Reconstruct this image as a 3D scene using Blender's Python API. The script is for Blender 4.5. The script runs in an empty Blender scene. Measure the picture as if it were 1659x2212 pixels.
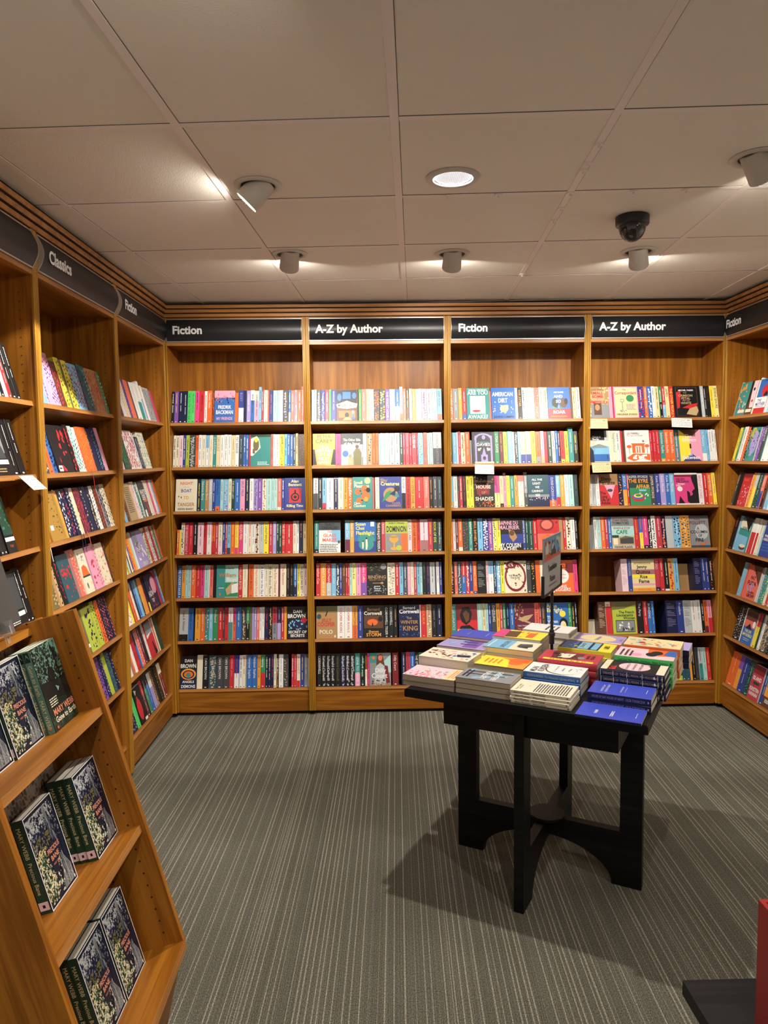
import bpy, math, random
from mathutils import Matrix, Vector
PI = math.pi
S = bpy.context.scene
COL = S.collection
# ------------------------------------------------------------------ camera
CAM = Vector((1.2119, -4.4056, 1.5825))
yaw, pitch, roll = 0.0182, -0.0756, -0.0119
fw = Vector((math.sin(yaw)*math.cos(pitch), math.cos(yaw)*math.cos(pitch), math.sin(pitch)))
r0 = Vector((math.cos(yaw), -math.sin(yaw), 0)); u0 = r0.cross(fw)
rt = r0*math.cos(roll)+u0*math.sin(roll); up = u0*math.cos(roll)-r0*math.sin(roll)
cd = bpy.data.cameras.new('camera'); cam = bpy.data.objects.new('camera', cd); COL.objects.link(cam)
cam.matrix_world = Matrix(((rt.x, up.x, -fw.x, CAM.x), (rt.y, up.y, -fw.y, CAM.y), (rt.z, up.z, -fw.z, CAM.z), (0, 0, 0, 1)))
cd.sensor_fit = 'HORIZONTAL'; cd.sensor_width = 36; cd.lens = 36*1577.43/1659; cd.clip_start = 0.02
S.camera = cam
# ------------------------------------------------------------------ light and exposure
w = bpy.data.worlds.new('world'); S.world = w; w.use_nodes = True
w.node_tree.nodes['Background'].inputs[1].default_value = 1.0
_t = w.node_tree.nodes.new('ShaderNodeTexCoord'); _s = w.node_tree.nodes.new('ShaderNodeSeparateXYZ'); _r = w.node_tree.nodes.new('ShaderNodeValToRGB')
_r.color_ramp.elements[0].position = 0.40; _r.color_ramp.elements[0].color = (0.44, 0.395, 0.335, 1); _r.color_ramp.elements[1].position = 0.62; _r.color_ramp.elements[1].color = (0.05, 0.043, 0.035, 1)
_m = w.node_tree.nodes.new('ShaderNodeMath'); _m.operation = 'MULTIPLY_ADD'; _m.inputs[1].default_value = 0.5; _m.inputs[2].default_value = 0.5
w.node_tree.links.new(_t.outputs['Generated'], _s.inputs[0]); w.node_tree.links.new(_s.outputs[2], _m.inputs[0]); w.node_tree.links.new(_m.outputs[0], _r.inputs[0])
w.node_tree.links.new(_r.outputs[0], w.node_tree.nodes['Background'].inputs[0])
S.view_settings.view_transform = 'Standard'; S.view_settings.look = 'None'
S.view_settings.exposure = 0.0; S.view_settings.gamma = 1.0; S.view_settings.use_curve_mapping = False
LAMPCOL = (1.0, 0.93, 0.83)
CEIL = 2.4977
# name, x, y, aim (x,y,z), watts, cone degrees
# kind, x, y, aim (hx, hy), beam tilt from vertical, watts, cone
SPOTS = [('w', 0.863, -1.029, (-0.18, 0.80), 51, 96, 94), ('w', 1.598, -1.018, (0.0, 0.80), 51, 96, 94), ('w', 2.442, -1.035, (0.30, 0.70), 51, 96, 94),
         ('w', 0.847, -1.867, (-0.80, 0.06), 26, 150, 80), ('w', 2.430, -2.078, (0.62, 0.40), 44, 80, 92), ('d', 1.498, -1.924, (0, 0), 0, 122, 120),
         ('d', 0.75, -3.9, (0, 0), 0, 14, 120), ('w', 1.05, -3.28, (-0.8, 0.45), 40, 60, 80), ('d', 2.5, -3.5, (0, 0), 0, 55, 120), ('d', 1.65, -4.7, (0, 0), 0, 90, 120)]  # these are unseen lamps, added out of view to brighten the foreground

# ------------------------------------------------------------------ materials
def mat(name, base=(0.5, 0.5, 0.5), rough=0.5, spec=0.5, metal=0.0, emit=None, es=0.0, alpha=None, trans=0.0):
    m = bpy.data.materials.new(name); m.use_nodes = True
    b = m.node_tree.nodes['Principled BSDF']
    b.inputs['Base Color'].default_value = (*base, 1); b.inputs['Roughness'].default_value = rough
    b.inputs['Specular IOR Level'].default_value = spec; b.inputs['Metallic'].default_value = metal
    if emit: b.inputs['Emission Color'].default_value = (*emit, 1); b.inputs['Emission Strength'].default_value = es
    if alpha is not None: b.inputs['Alpha'].default_value = alpha
    b.inputs['Transmission Weight'].default_value = trans
    return m
def nodes(m): return m.node_tree.nodes, m.node_tree.links, m.node_tree.nodes['Principled BSDF']
def N(m, t, **k):
    n = m.node_tree.nodes.new(t)
    for a, v in k.items(): setattr(n, a, v)
    return n
def ramp(m, stops):
    n = N(m, 'ShaderNodeValToRGB'); e = n.color_ramp.elements
    while len(e) < len(stops): e.new(0.5)
    for i, (p, c) in enumerate(stops): e[i].position = p; e[i].color = (*c, 1)
    return n
def wood(name, dark, mid, light, axis='z', rough=0.38, scale=1.0, spec=0.45):
    m = mat(name, mid, rough, spec); nd, lk, b = nodes(m)
    tc = N(m, 'ShaderNodeTexCoord'); mp = N(m, 'ShaderNodeMapping')
    long, wide = 0.9*scale, 14*scale
    sc = {'z': (wide, wide, long), 'x': (long, wide, wide), 'y': (wide, long, wide)}[axis]
    mp.inputs['Scale'].default_value = sc
    n1 = N(m, 'ShaderNodeTexNoise'); n1.inputs['Scale'].default_value = 1.6; n1.inputs['Detail'].default_value = 6; n1.inputs['Distortion'].default_value = 0.9
    mp2 = N(m, 'ShaderNodeMapping'); mp2.inputs['Scale'].default_value = tuple(s*(9 if s > 5 else 2) for s in sc)
    n2 = N(m, 'ShaderNodeTexNoise'); n2.inputs['Scale'].default_value = 1.5; n2.inputs['Detail'].default_value = 3
    mx = N(m, 'ShaderNodeMath', operation='MULTIPLY_ADD'); mx.inputs[1].default_value = 0.35
    rp = ramp(m, [(0.46, tuple(c*0.8 for c in dark)), (0.60, dark), (0.70, mid), (0.92, light)])
    lk.new(tc.outputs['Object'], mp.inputs[0]); lk.new(tc.outputs['Object'], mp2.inputs[0])
    lk.new(mp.outputs[0], n1.inputs['Vector']); lk.new(mp2.outputs[0], n2.inputs['Vector'])
    lk.new(n2.outputs[0], mx.inputs[0]); lk.new(n1.outputs[0], mx.inputs[2]); lk.new(mx.outputs[0], rp.inputs[0])
    lk.new(rp.outputs[0], b.inputs['Base Color'])
    return m
M_woodz = wood('cherry_wood_upright', (0.235, 0.079, 0.007), (0.315, 0.115, 0.011), (0.39, 0.155, 0.019), 'z', 0.42, 1.0, 0.3)
M_woodx = wood('cherry_wood_along', (0.235, 0.079, 0.007), (0.315, 0.115, 0.011), (0.39, 0.155, 0.019), 'x', 0.42, 1.0, 0.3)
M_edge = wood('golden_edge_wood', (0.32, 0.145, 0.012), (0.40, 0.19, 0.018), (0.48, 0.235, 0.028), 'z', 0.42, 1.0, 0.3)
M_edgex = wood('golden_edge_wood_along', (0.31, 0.125, 0.03), (0.39, 0.168, 0.042), (0.47, 0.215, 0.065), 'x', 0.4)
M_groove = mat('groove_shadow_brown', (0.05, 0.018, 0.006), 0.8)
M_holegap = mat('drilled_hole_and_gap_shade', (0.02, 0.012, 0.008), 0.9)
M_black = wood('black_stained_wood', (0.003, 0.003, 0.0035), (0.005, 0.005, 0.0055), (0.010, 0.010, 0.011), 'x', 0.45, 1.3, 0.25)
M_sign = mat('sign_black', (0.010, 0.011, 0.013), 0.42, 0.45)
M_silver = mat('silver_edge', (0.62, 0.63, 0.65), 0.35, 0.5, 0.6)
M_letter = mat('white_lettering', (0.85, 0.85, 0.85), 0.5)
M_white = mat('lamp_white', (0.60, 0.55, 0.48), 0.45)
M_lampdark = mat('lamp_recess', (0.015, 0.015, 0.015), 0.7)
M_glow = mat('lamp_lens', (1, 1, 1), 0.3, emit=(0.95, 0.97, 1.0), es=9.0)
M_louvre = mat('louvre_reflector', (0.6, 0.65, 0.72), 0.2, 0.5, emit=(0.72, 0.80, 0.95), es=0.75)
M_chrome = mat('chrome_reflector', (0.85, 0.87, 0.92), 0.12, 0.5, 1.0)
M_camblack = mat('camera_black', (0.012, 0.012, 0.013), 0.35)
M_dome = mat('tinted_dome', (0.02, 0.018, 0.018), 0.05, 0.8)
M_grid = mat('ceiling_grid_paint', (0.86, 0.77, 0.71), 0.5)
M_gap = mat('ceiling_gap', (0.10, 0.085, 0.075), 0.9)
M_plastic = mat('black_plastic', (0.012, 0.012, 0.013), 0.3)
M_red = mat('red_lacquer', (0.28, 0.018, 0.015), 0.35)
M_greyb = mat('dark_grey_board', (0.06, 0.055, 0.05), 0.6)
def attr_mat(name, rough, spec, lines=False):
    m = mat(name, (1, 1, 1), rough, spec); nd, lk, b = nodes(m)
    a = N(m, 'ShaderNodeAttribute', attribute_name='tint')
    lk.new(a.outputs['Color'], b.inputs['Base Color'])
    if lines:
        tc = N(m, 'ShaderNodeTexCoord'); mp = N(m, 'ShaderNodeMapping'); mp.inputs['Scale'].default_value = (1400, 6, 6)
        n = N(m, 'ShaderNodeTexNoise'); n.inputs['Scale'].default_value = 1; bp = N(m, 'ShaderNodeBump'); bp.inputs['Strength'].default_value = 0.35; bp.inputs['Distance'].default_value = 0.0006
        lk.new(tc.outputs['Object'], mp.inputs[0]); lk.new(mp.outputs[0], n.inputs['Vector']); lk.new(n.outputs[0], bp.inputs['Height']); lk.new(bp.outputs[0], b.inputs['Normal'])
    return m
M_print = attr_mat('printed_card', 0.42, 0.4)
M_page = attr_mat('page_edges', 0.85, 0.15, True)
# fine grid on the louvre
nd, lk, b = nodes(M_louvre); tc = N(M_louvre, 'ShaderNodeTexCoord'); br = N(M_louvre, 'ShaderNodeTexBrick')
br.inputs['Scale'].default_value = 1; br.offset = 0; br.inputs['Brick Width'].default_value = 0.006; br.inputs['Row Height'].default_value = 0.006; br.inputs['Mortar Size'].default_value = 0.0011
br.inputs['Color1'].default_value = (0.42, 0.48, 0.60, 1); br.inputs['Color2'].default_value = (0.50, 0.52, 0.66, 1); br.inputs['Mortar'].default_value = (1.0, 1.0, 1.0, 1)
lk.new(tc.outputs['Object'], br.inputs['Vector']); lk.new(br.outputs['Color'], b.inputs['Emission Color'])
# acrylic
M_acr = mat('clear_acrylic', (0.95, 0.97, 0.98), 0.05, 0.5, trans=0.92)
# carpet
M_carpet = mat('striped_carpet', (0.1, 0.1, 0.1), 0.95, 0.1)
nd, lk, b = nodes(M_carpet)
tc = N(M_carpet, 'ShaderNodeTexCoord'); mp = N(M_carpet, 'ShaderNodeMapping'); mp.inputs['Rotation'].default_value = (0, 0, 0.035)
lk.new(tc.outputs['Object'], mp.inputs[0]); sx = N(M_carpet, 'ShaderNodeSeparateXYZ'); lk.new(mp.outputs[0], sx.inputs[0])
def noise1(scale, det=0.0):
    n = N(M_carpet, 'ShaderNodeTexNoise', noise_dimensions='1D'); n.inputs['Scale'].default_value = scale; n.inputs['Detail'].default_value = det
    lk.new(sx.outputs[0], n.inputs['W']); return n
na = noise1(150, 0); ra = ramp(M_carpet, [(0.62, (0, 0, 0)), (0.71, (1, 1, 1))]); lk.new(na.outputs[0], ra.inputs[0])
nf = noise1(420, 0); rf = ramp(M_carpet, [(0.42, (0.0, 0.0, 0.0)), (0.62, (1, 1, 1))]); lk.new(nf.outputs[0], rf.inputs[0])
# loops: broken along y
mp3 = N(M_carpet, 'ShaderNodeMapping'); mp3.inputs['Scale'].default_value = (330, 200, 1); lk.new(mp.outputs[0], mp3.inputs[0])
nl = N(M_carpet, 'ShaderNodeTexNoise'); nl.inputs['Scale'].default_value = 1.0; nl.inputs['Detail'].default_value = 1; lk.new(mp3.outputs[0], nl.inputs['Vector'])
rl = ramp(M_carpet, [(0.35, (0.55, 0.55, 0.55)), (0.65, (1.35, 1.35, 1.35))]); lk.new(nl.outputs[0], rl.inputs[0])
nb = N(M_carpet, 'ShaderNodeTexNoise'); nb.inputs['Scale'].default_value = 1.7; nb.inputs['Detail'].default_value = 4; lk.new(mp.outputs[0], nb.inputs['Vector'])
rb = ramp(M_carpet, [(0.3, (0.82, 0.80, 0.78)), (0.7, (1.1, 1.1, 1.1))]); lk.new(nb.outputs[0], rb.inputs[0])
m1 = N(M_carpet, 'ShaderNodeMixRGB'); m1.inputs[1].default_value = (0.096, 0.093, 0.073, 1); m1.inputs[2].default_value = (0.150, 0.144, 0.116, 1); lk.new(rf.outputs[0], m1.inputs[0])
m2 = N(M_carpet, 'ShaderNodeMixRGB'); m2.inputs[2].default_value = (0.30, 0.275, 0.225, 1); lk.new(ra.outputs[0], m2.inputs[0]); lk.new(m1.outputs[0], m2.inputs[1])
m3 = N(M_carpet, 'ShaderNodeMixRGB', blend_type='MULTIPLY'); m3.inputs[0].default_value = 1; lk.new(m2.outputs[0], m3.inputs[1]); lk.new(rl.outputs[0], m3.inputs[2])
m4 = N(M_carpet, 'ShaderNodeMixRGB', blend_type='MULTIPLY'); m4.inputs[0].default_value = 1; lk.new(m3.outputs[0], m4.inputs[1]); lk.new(rb.outputs[0], m4.inputs[2])
lk.new(m4.outputs[0], b.inputs['Base Color'])
bp = N(M_carpet, 'ShaderNodeBump'); bp.inputs['Strength'].default_value = 0.5; bp.inputs['Distance'].default_value = 0.003; lk.new(nl.outputs[0], bp.inputs['Height']); lk.new(bp.outputs[0], b.inputs['Normal'])
# ceiling tile
M_ceil = mat('ceiling_tile', (0.44, 0.39, 0.325), 0.6, 0.35); nd, lk, b = nodes(M_ceil)
tc = N(M_ceil, 'ShaderNodeTexCoord'); n = N(M_ceil, 'ShaderNodeTexNoise'); n.inputs['Scale'].default_value = 260; n.inputs['Detail'].default_value = 2
bp = N(M_ceil, 'ShaderNodeBump'); bp.inputs['Strength'].default_value = 0.55; bp.inputs['Distance'].default_value = 0.0015
lk.new(tc.outputs['Object'], n.inputs['Vector']); lk.new(n.outputs[0], bp.inputs['Height']); lk.new(bp.outputs[0], b.inputs['Normal'])
n2 = N(M_ceil, 'ShaderNodeTexNoise'); n2.inputs['Scale'].default_value = 2.3; n2.inputs['Detail'].default_value = 5
rp = ramp(M_ceil, [(0.3, (0.80, 0.75, 0.66)), (0.7, (0.84, 0.79, 0.70))]); lk.new(tc.outputs['Object'], n2.inputs['Vector']); lk.new(n2.outputs[0], rp.inputs[0]); lk.new(rp.outputs[0], b.inputs['Base Color'])
# leaf print liner
M_leaf = mat('leaf_print_liner', (0.3, 0.25, 0.2), 0.6); nd, lk, b = nodes(M_leaf)
tc = N(M_leaf, 'ShaderNodeTexCoord'); mp = N(M_leaf, 'ShaderNodeMapping'); mp.inputs['Rotation'].default_value = (0, 0.6, 0); mp.inputs['Scale'].default_value = (19, 1, 13)
vo = N(M_leaf, 'ShaderNodeTexVoronoi', feature='DISTANCE_TO_EDGE'); vc = N(M_leaf, 'ShaderNodeTexVoronoi')
lk.new(tc.outputs['Object'], mp.inputs[0]); lk.new(mp.outputs[0], vo.inputs['Vector']); lk.new(mp.outputs[0], vc.inputs['Vector'])
r1 = ramp(M_leaf, [(0.05, (0, 0, 0)), (0.12, (1, 1, 1))]); lk.new(vo.outputs['Distance'], r1.inputs[0])
sp = N(M_leaf, 'ShaderNodeSeparateXYZ'); lk.new(vc.outputs['Color'], sp.inputs[0])
r2 = ramp(M_leaf, [(0.0, (0.07, 0.055, 0.05)), (0.4, (0.17, 0.14, 0.14)), (0.7, (0.27, 0.24, 0.24)), (1.0, (0.42, 0.40, 0.42))]); lk.new(sp.outputs[0], r2.inputs[0])
mm = N(M_leaf, 'ShaderNodeMixRGB'); mm.inputs[1].default_value = (0.50, 0.35, 0.24, 1); lk.new(r1.outputs[0], mm.inputs[0]); lk.new(r2.outputs[0], mm.inputs[2]); lk.new(mm.outputs[0], b.inputs['Base Color'])

# ------------------------------------------------------------------ colours of printed things
def lin(h):
    o = []
    for i in (0, 2, 4):
        c = int(h[i:i+2], 16)/255; o.append(c/12.92 if c <= 0.04045 else ((c+0.055)/1.055)**2.4)
    y = 0.21*o[0]+0.72*o[1]+0.07*o[2]
    return tuple(0.93*v+0.07*y for v in o)
PAL = {k: lin(v) for k, v in dict(wh='e2e2df', iv='dfd7bd', cr='dccb96', bg='b99c70', lg='b4babd', gy='83878b', dg='3f4246', bk='161618', rd='c4242a', dr='7c1f26', cm='bb3446',
    sa='e06a58', ol='6d6638', am='e39a26', ye='ead818', ly='e6dd84', lm='aab92c', gn='2a8550', vg='46c95c', dk='1c4136', mi='a3cfcb', te='2b8a86', dt='27505c', sk='74b4d8',
    bl='2966b4', db='2c3c8c', nv='171e42', pu='7c4da6', lv='a294cc', pk='e49ab6', lp='e6c3cd', hp='da3a80', ma='6a2438', br='5f3a26', tn='ab8150', mv='a06a68', go='a9802a',
    dk2='16251f', mi2='6f9f8c', nv2='101a30', pe='d98a6a', vz='1c3d2c').items()}
PAL['or'] = lin('e2641c'); PAL['in'] = lin('3b4bc0'); PAL['pg'] = lin('d6cfc0'); PAL['pg2'] = lin('c2b6a2'); PAL['mg'] = lin('57806f')
WORD = dict(wh='white', iv='ivory', cr='cream', bg='beige', lg='light grey', gy='grey', dg='dark grey', bk='black', rd='red', dr='dark red', cm='crimson', sa='salmon', ol='olive', am='amber', ye='yellow',
    ly='pale yellow', lm='lime', gn='green', vg='bright green', dk='dark green', mi='pale aqua', te='teal', dt='slate blue', sk='sky blue', bl='blue', db='royal blue', nv='navy', pu='purple', lv='lavender',
    pk='pink', lp='pale pink', hp='hot pink', ma='maroon', br='brown', tn='tan', mv='dusty pink', go='mustard')
WORD['or'] = 'orange'

ROWS=[
('A',0,'12,ol,150,~,ye;22,bk,198,~,wh;38,pu,,~,ye;63,nv,,~,wh;91,nv,,~,wh;117,vg,,THE SOUTH TASH AW,dk;140,vg,,THE SOUTH TASH AW,dk;162,hp,,~,bk;189,rd,,~,bk;218,wh,,~,rd;235,or,,Sweet Heat,iv;265,br*or;280,!FRED;402,or,186;423,db/wh45,,ROXY,lv;456,nv;472,lv,,~,wh;496,wh/bl68,,~,bk;521,iv/pk68,,~,bk;545,sk,222,~,bk;562,cm,205,~,wh;575,iv,,~,gy;599,or;608,db,,~,sa;631,mi,,~,gy;657,mi,,~,gy;669,wh,,~,gy;691,dg*lv,,~,ye;723,bl/mi30,,~,wh;738,sa,,~,wh;759,pk,,~,dr;778,or,,~,wh;802,sa,222,~,wh;816,.'),
('A',1,'22,iv,,~,bk;39,iv,,~,bk;58,lp,,~,bk;82,db,,~,wh;98,lm,,~,nv;120,dg*lg,,THE CROW ROAD,wh;156,or,,IAIN BANKS,bk;175,wh,,~,bl;194,iv,,~,gy;218,sk/wh60,,~,gy;239,iv,,~,am;262,te,,O CALEDONIA,wh;282,cr,,LIFE CLASS,gy;305,wh,,~,gy;329,wh,,~,gy;351,wh,,~,gy;373,cr,,~,gy;395,wh,,PAT BARKER,db;418,dg,,~,sk;444,bl,,~,wh;461,bl,,~,wh;478,rd;490,!PARROT;611,sa,,~,dr;625,wh,,~,gy;639,wh,,~,gy;665,ye*or,,~,bk;694,sk,,~,bk;711,bl,,~,wh;728,bl,,~,wh;747,dg,,~,wh;761,cr,205,~,bk;777,br*ol;819,.'),
('A',2,'29,!NIGHT;158,nv,,~,ye;181,te,,Sebastian Barry,wh;205,tn,,Sebastian Barry,iv;229,lg,,Sebastian Barry,wh;251,db,,~,wh;268,bl/or15,,odd hours,nv;298,mi,,~,gy;316,sk*rd,,~,wh;347,iv,,~,gn;367,dk,,THE GREEN LADY,iv;385,bl,,~,wh;418,pk,,SPLIT MILK,db;448,nv,,~,iv;476,wh,,~,gy;501,lv*pu,,The Lost Weekend,db;526,pu,,~,wh;552,iv*rd,,~,br;578,mi,,~,gy;611,mi,,~,gy;624,mi,,~,gy;645,sa/iv10,,~,wh;670,db,,~,wh;689,!BENNETT;816,.'),
('A',3,'27,or,155,~,wh;41,ye,155;53,iv*bk,,~,gy;74,cm,,THE VANISHING HALF,lp;99,rd,,~,pk;125,bk,,~,wh;152,lp,,~,bk;189,rd,,Brit Bennett,bk;209,lp/wh60,,~,gy;238,or/rd40,,~,bk;260,cm,,~,wh;278,iv/lp40,,~,gy;304,db,,~,wh;321,rd,,~,wh;333,sk/dg20,,~,dg;354,or,,~,ye;380,ye/hp20,,~,hp;402,hp,,ALDO PERI,ly;430,wh,,~,gy;460,iv,,~,rd;483,wh,,~,gy;502,iv*dr,,THE ANNIVERSARY,bk;529,lg,,~,gy;554,ye,,CONSTANZA,bk;586,cm,,~,wh;611,lv,,~,wh;633,dk,,~,iv;649,dk,,~,iv;666,rd,,THE BEST OF YOU,iv;687,rd,,~,wh;734,iv,,~,rd;755,wh,,~,gy;771,nv,,~,am;796,cr,,~,bk;817,.'),
('A',4,'22,bl,,THE UNDERTAKER,wh;48,am,,ONE SUN ONLY,bk;70,mi,,~,gy;85,mi,,~,gy;105,or,,Bad For You,iv;134,rd,,~,pk;162,hp,,~,bk;185,mi,,~,gy;211,wh;219,sa,,~,dr;240,bk;261,!BOYD;394,rd,,WILLIAM BOYD,iv;419,iv,,~,am;451,bk;456,or,,WILLIAM BOYD,dr;487,iv,,A Heart Invisible Furies,sa;524,wh,,A Ladder to the Sky,db;556,iv,,~,gy;576,iv,,All the Broken Places,bk;603,iv,,The Echo Chamber,cm;639,ma;650,iv,,The Elements,cm;688,bk,,~,tn;709,bk,,~,tn;732,bl/nv35,,~,wh;754,ye,,~,bk;769,iv,,THE SELLOUT PAUL BEATTY,bk;797,lp,,~,bk;816,.'),
('A',5,'24,lg/bk20,,Take A Winter,br;80,bl,,~,nv;110,-;120,am,,~,bk;154,or,,~,wh;181,te*wh,,~,cm;206,sk,,~,wh;230,gn,,Profound,wh;262,rd,,~,wh;291,dg,,~,lg;302,rd,,DEEP CUTS,bk;325,wh/te55,,~,rd;353,hp/or60,,~,bk;371,bl,,~,ye;405,dg*am,,~,wh;434,gn/bk50,,~,wh;457,ol;470,lv;484,lv,,~,wh;498,sa,,~,wh;516,wh,,~,gy;531,wh,,~,gy;547,nv,,~,rd;575,bk*am,,~,iv;595,cm/gy50,,BROOKS HORSE,bk;625,nv/lv50,,~,lv;650,rd,,~,wh;668,am;686,!BROWN2;818,.'),
('A',6,'21,!BROWN1;124,iv,205;158,bk,,DAN BROWN,wh;195,dt*bg,,DAN BROWN,wh;243,dg,,DAN BROWN,wh;285,dg,,DAN BROWN,wh;323,rd,,~,pk;353,db/wh45,,~,rd;384,wh,,~,bk;405,iv,,~,cm;424,gy;432,bl,,Bonjour Sophie,wh;464,bl,,Bonjour Sophie,wh;496,am,,~,bk;516,gn/rd45,,evening,wh;545,nv,,~,iv;563,nv,,~,iv;580,nv,,~,cm;597,iv,,~,bk;615,bk*am,,~,wh;629,wh,,~,gy;657,dg*bg,,~,ma;688,-;707,cm,,~,wh;721,rd,,~,pk;740,iv/rd20,,BLOODSHOT,rd;762,db,,~,ye;787,gy,,~,wh;808,lg;816,.'),
('B',0,'23,mi,,~,gy;41,mi,,~,gy;54,dg*wh,,~,wh;80,db*wh,,~,wh;104,cm,,~,wh;129,vg*dk;142,db,,~,wh;172,!MINI;301,bk;307,gn,,~,ye;325,sa,,~,wh;353,cr,,THE GIRL IN THE RED,rd;377,wh,,SARAH NIGHTINGALE,bk;400,dg*or,,AS BYATT,or;434,dg*ye,,AS BYATT,bl;468,pu,,THE VIOLET HOUR,wh;495,mi,,~,gy;529,bl/wh45,,~,wh;556,wh/or20,215,~,rd;575,sa,,~,wh;595,dk*rd,,~,ye;613,lg,,~,gy;632,am,,~,wh;653,mi,,~,gy;663,wh,,~,gy;672,mi,,~,gy;689,pk*pu,,~,ma;720,lp,,~,bk;749,mi,,~,gy;758,wh,,~,gy;768,mi,,~,gy;784,sk/sa20,,cloth bottle,bk;812,.'),
('B',1,'26,!CAREY;162,hp,,PETER CAREY,dr;197,!STREET;329,lg,,THE VOYAGEUR,gy;354,tn*dg,,~,wh;387,or,,THE TENTH,bk;406,or,,THE TENTH,bk;426,mi,,~,gy;435,mi,,~,gy;448,wh,,~,gn;468,mi,,~,gy;491,lg,,~,dg;522,lg,,~,dg;555,dk,,~,wh;573,rd,,~,pk;587,cm,,~,pk;613,rd,,~,pk;627,cm,,QUEENIE,wh;656,rd,,~,pk;665,sk*te,,~,ye;698,sa,,ELAINE CASTILLO,rd;721,mi,,~,gy;734,mi,,~,gy;756,lg/dg50,,ELEANOR CATTON,gy;809,.'),
('B',2,'23,wh/dg50,,MIRANDA,bk;53,bk,,~,wh;78,sk/cm20,,~,nv;103,wh,,~,dg;147,wh/nv95,,~,wh;175,iv,,~,gn;209,am*or,,~,bk;233,or*iv,,Finding Belle,wh;263,!SMALL;385,sa;394,ma;401,iv,,~,te;427,!SHY;562,wh/bk48,,BLANK CANVAS,bk;588,rd,,THE STORM WE MADE,bk;617,am,,OH SISTER JODIE,bk;645,rd,,~,wh;696,sa,,SIDEREWING,lp;732,bk,,~,am;754,dg,,~,wh;782,dg,,~,sk;808,.'),
('B',3,'25,te/nv12,,~,wh;53,!GLASS;185,-;212,sk/ma40,,Susan Choi,wh;244,am,,Susan Choi,wh;269,!FLASH;403,dk*or,,THE NIGHT TIGER,wh;435,cm,,CRANGE,wh;459,!DOMIN;598,iv/lp50,,ELIZA CLARK,bk;623,or,,ELIZA CLARK PENANCE,bk;656,rd,,~,bk;673,lp/mv35,,~,dg;723,cm,,~,ye;751,dk,,BOOK OF EVE,ye;779,dg*te,,~,wh;807,.'),
('B',4,'30,rd,,Jonathan Coe,wh;57,am,,WHAT A CARVE UP,wh;93,rd/lg40,,JONATHAN COE,wh;125,sk,,~,wh;154,dg*wh,,~,wh;174,db,,~,iv;191,br,,TREMOR,am;212,rd,,~,wh;224,rd,,~,wh;235,mi,,~,gy;251,ly,,Close Knit,dk;276,pk,,~,pu;306,hp/pu40,,Jackie Collins,wh;343,!BIND;469,iv*gy,,THE SILENCE,gy;517,rd,,~,wh;543,sk,,~,bk;567,dt*cm,,~,wh;593,pk,,~,iv;613,iv,,~,gy;633,cm,,~,iv;651,sk,,~,nv;671,mi,,~,gy;686,bk,,~,gn;709,nv,,~,cm;732,lg,,~,bk;764,dg;772,wh,,~,gy;790,db,,~,iv;808,.'),
('B',5,'27,!POLO;156,wh,,COOPER RIDERS,rd;202,wh,,COOPER RIVALS,rd;249,am/or40,,MANHATTAN DOWN,dr;282,db,,~,iv;315,!STORM;447,bk,,CORNWELL TIGER,wh;474,bk,,CORNWELL,wh;505,bk,,~,am;529,-;536,!KING;667,wh;674,rd,,EXCALIBUR,am;708,bg*wh,,~,dr;741,bk,,~,gy;772,nv,,~,wh;805,.'),
('B',6,'27,bk,,CORNWELL,wh;54,bk*gy,,Bernard Cornwell,wh;82,bk*gy,,Bernard Cornwell,wh;111,bk*gy,,Bernard Cornwell,wh;138,bk,,Bernard Cornwell,ol;173,nv*gy,,Bernard Cornwell,wh;202,bk*gy,,Bernard Cornwell,wh;231,bk*gy,,Bernard Cornwell,wh;261,te/pk40,,GONE TO PIECES,wh;294,bk*gn,,~,wh;323,bk/iv50,,~,am;338,hp,,~,ma;353,!DILLY;485,-;493,dr,,Dilly Court,wh;532,-;551,nv,,~,wh;579,cm,,~,bk;606,bl,,~,wh;634,bk,,THE STORY,wh;659,gn,,~,wh;684,nv,,~,am;714,dr,,~,wh;745,dg,,~,wh;773,cm,,~,iv;800,.'),
('C',0,'17,or,,TOM NEWLANDS,wh;41,gy,,~,wh;72,am,,CRUSH,wh;95,rd/bl18,,~,wh;122,!AWAKE;260,sa,180;273,!DIRT;417,wh,,~,gy;434,bk,,VAR AYYAR,am;459,lg,,~,bk;479,iv,,RACHEL CUSK,db;498,iv,,RACHEL CUSK,gn;518,wh,,RACHEL CUSK,cm;536,sa*iv,,~,br;563,iv,,~,or;592,cr,,~,bk;616,!ROAR;752,br;768,cr,,~,bk;789,iv,,~,bk;814,.'),
('C',1,'16,dk/ma20,,~,iv;36,sk,,~,wh;61,wh;71,cm,205,~,pk;86,iv*am,,~,bk;112,or,,~,wh;142,gy,150;155,!DAVIES;292,gn,,LYDIA DAVIS,wh;321,ma,,~,am;345,lm,,~,gn;372,sk*wh,,~,wh;403,wh,,~,gy;416,dg*wh,,~,wh;435,sk,,~,wh;450,cr/db28,,LOUIS,wh;482,cr/db28,,LOUIS,wh;516,ye,,~,bk;544,or/gy20,,~,br;574,pk/bg20,,~,gy;597,rd,,~,bk;617,dk,,~,iv;644,iv,,~,dr;665,bl,,~,wh;681,nv,,~,iv;695,rd/lm12,,~,bk;721,lm,,~,rd;746,te,222,~,iv;776,dg/bk40,,~,ye;804,.'),
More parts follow.
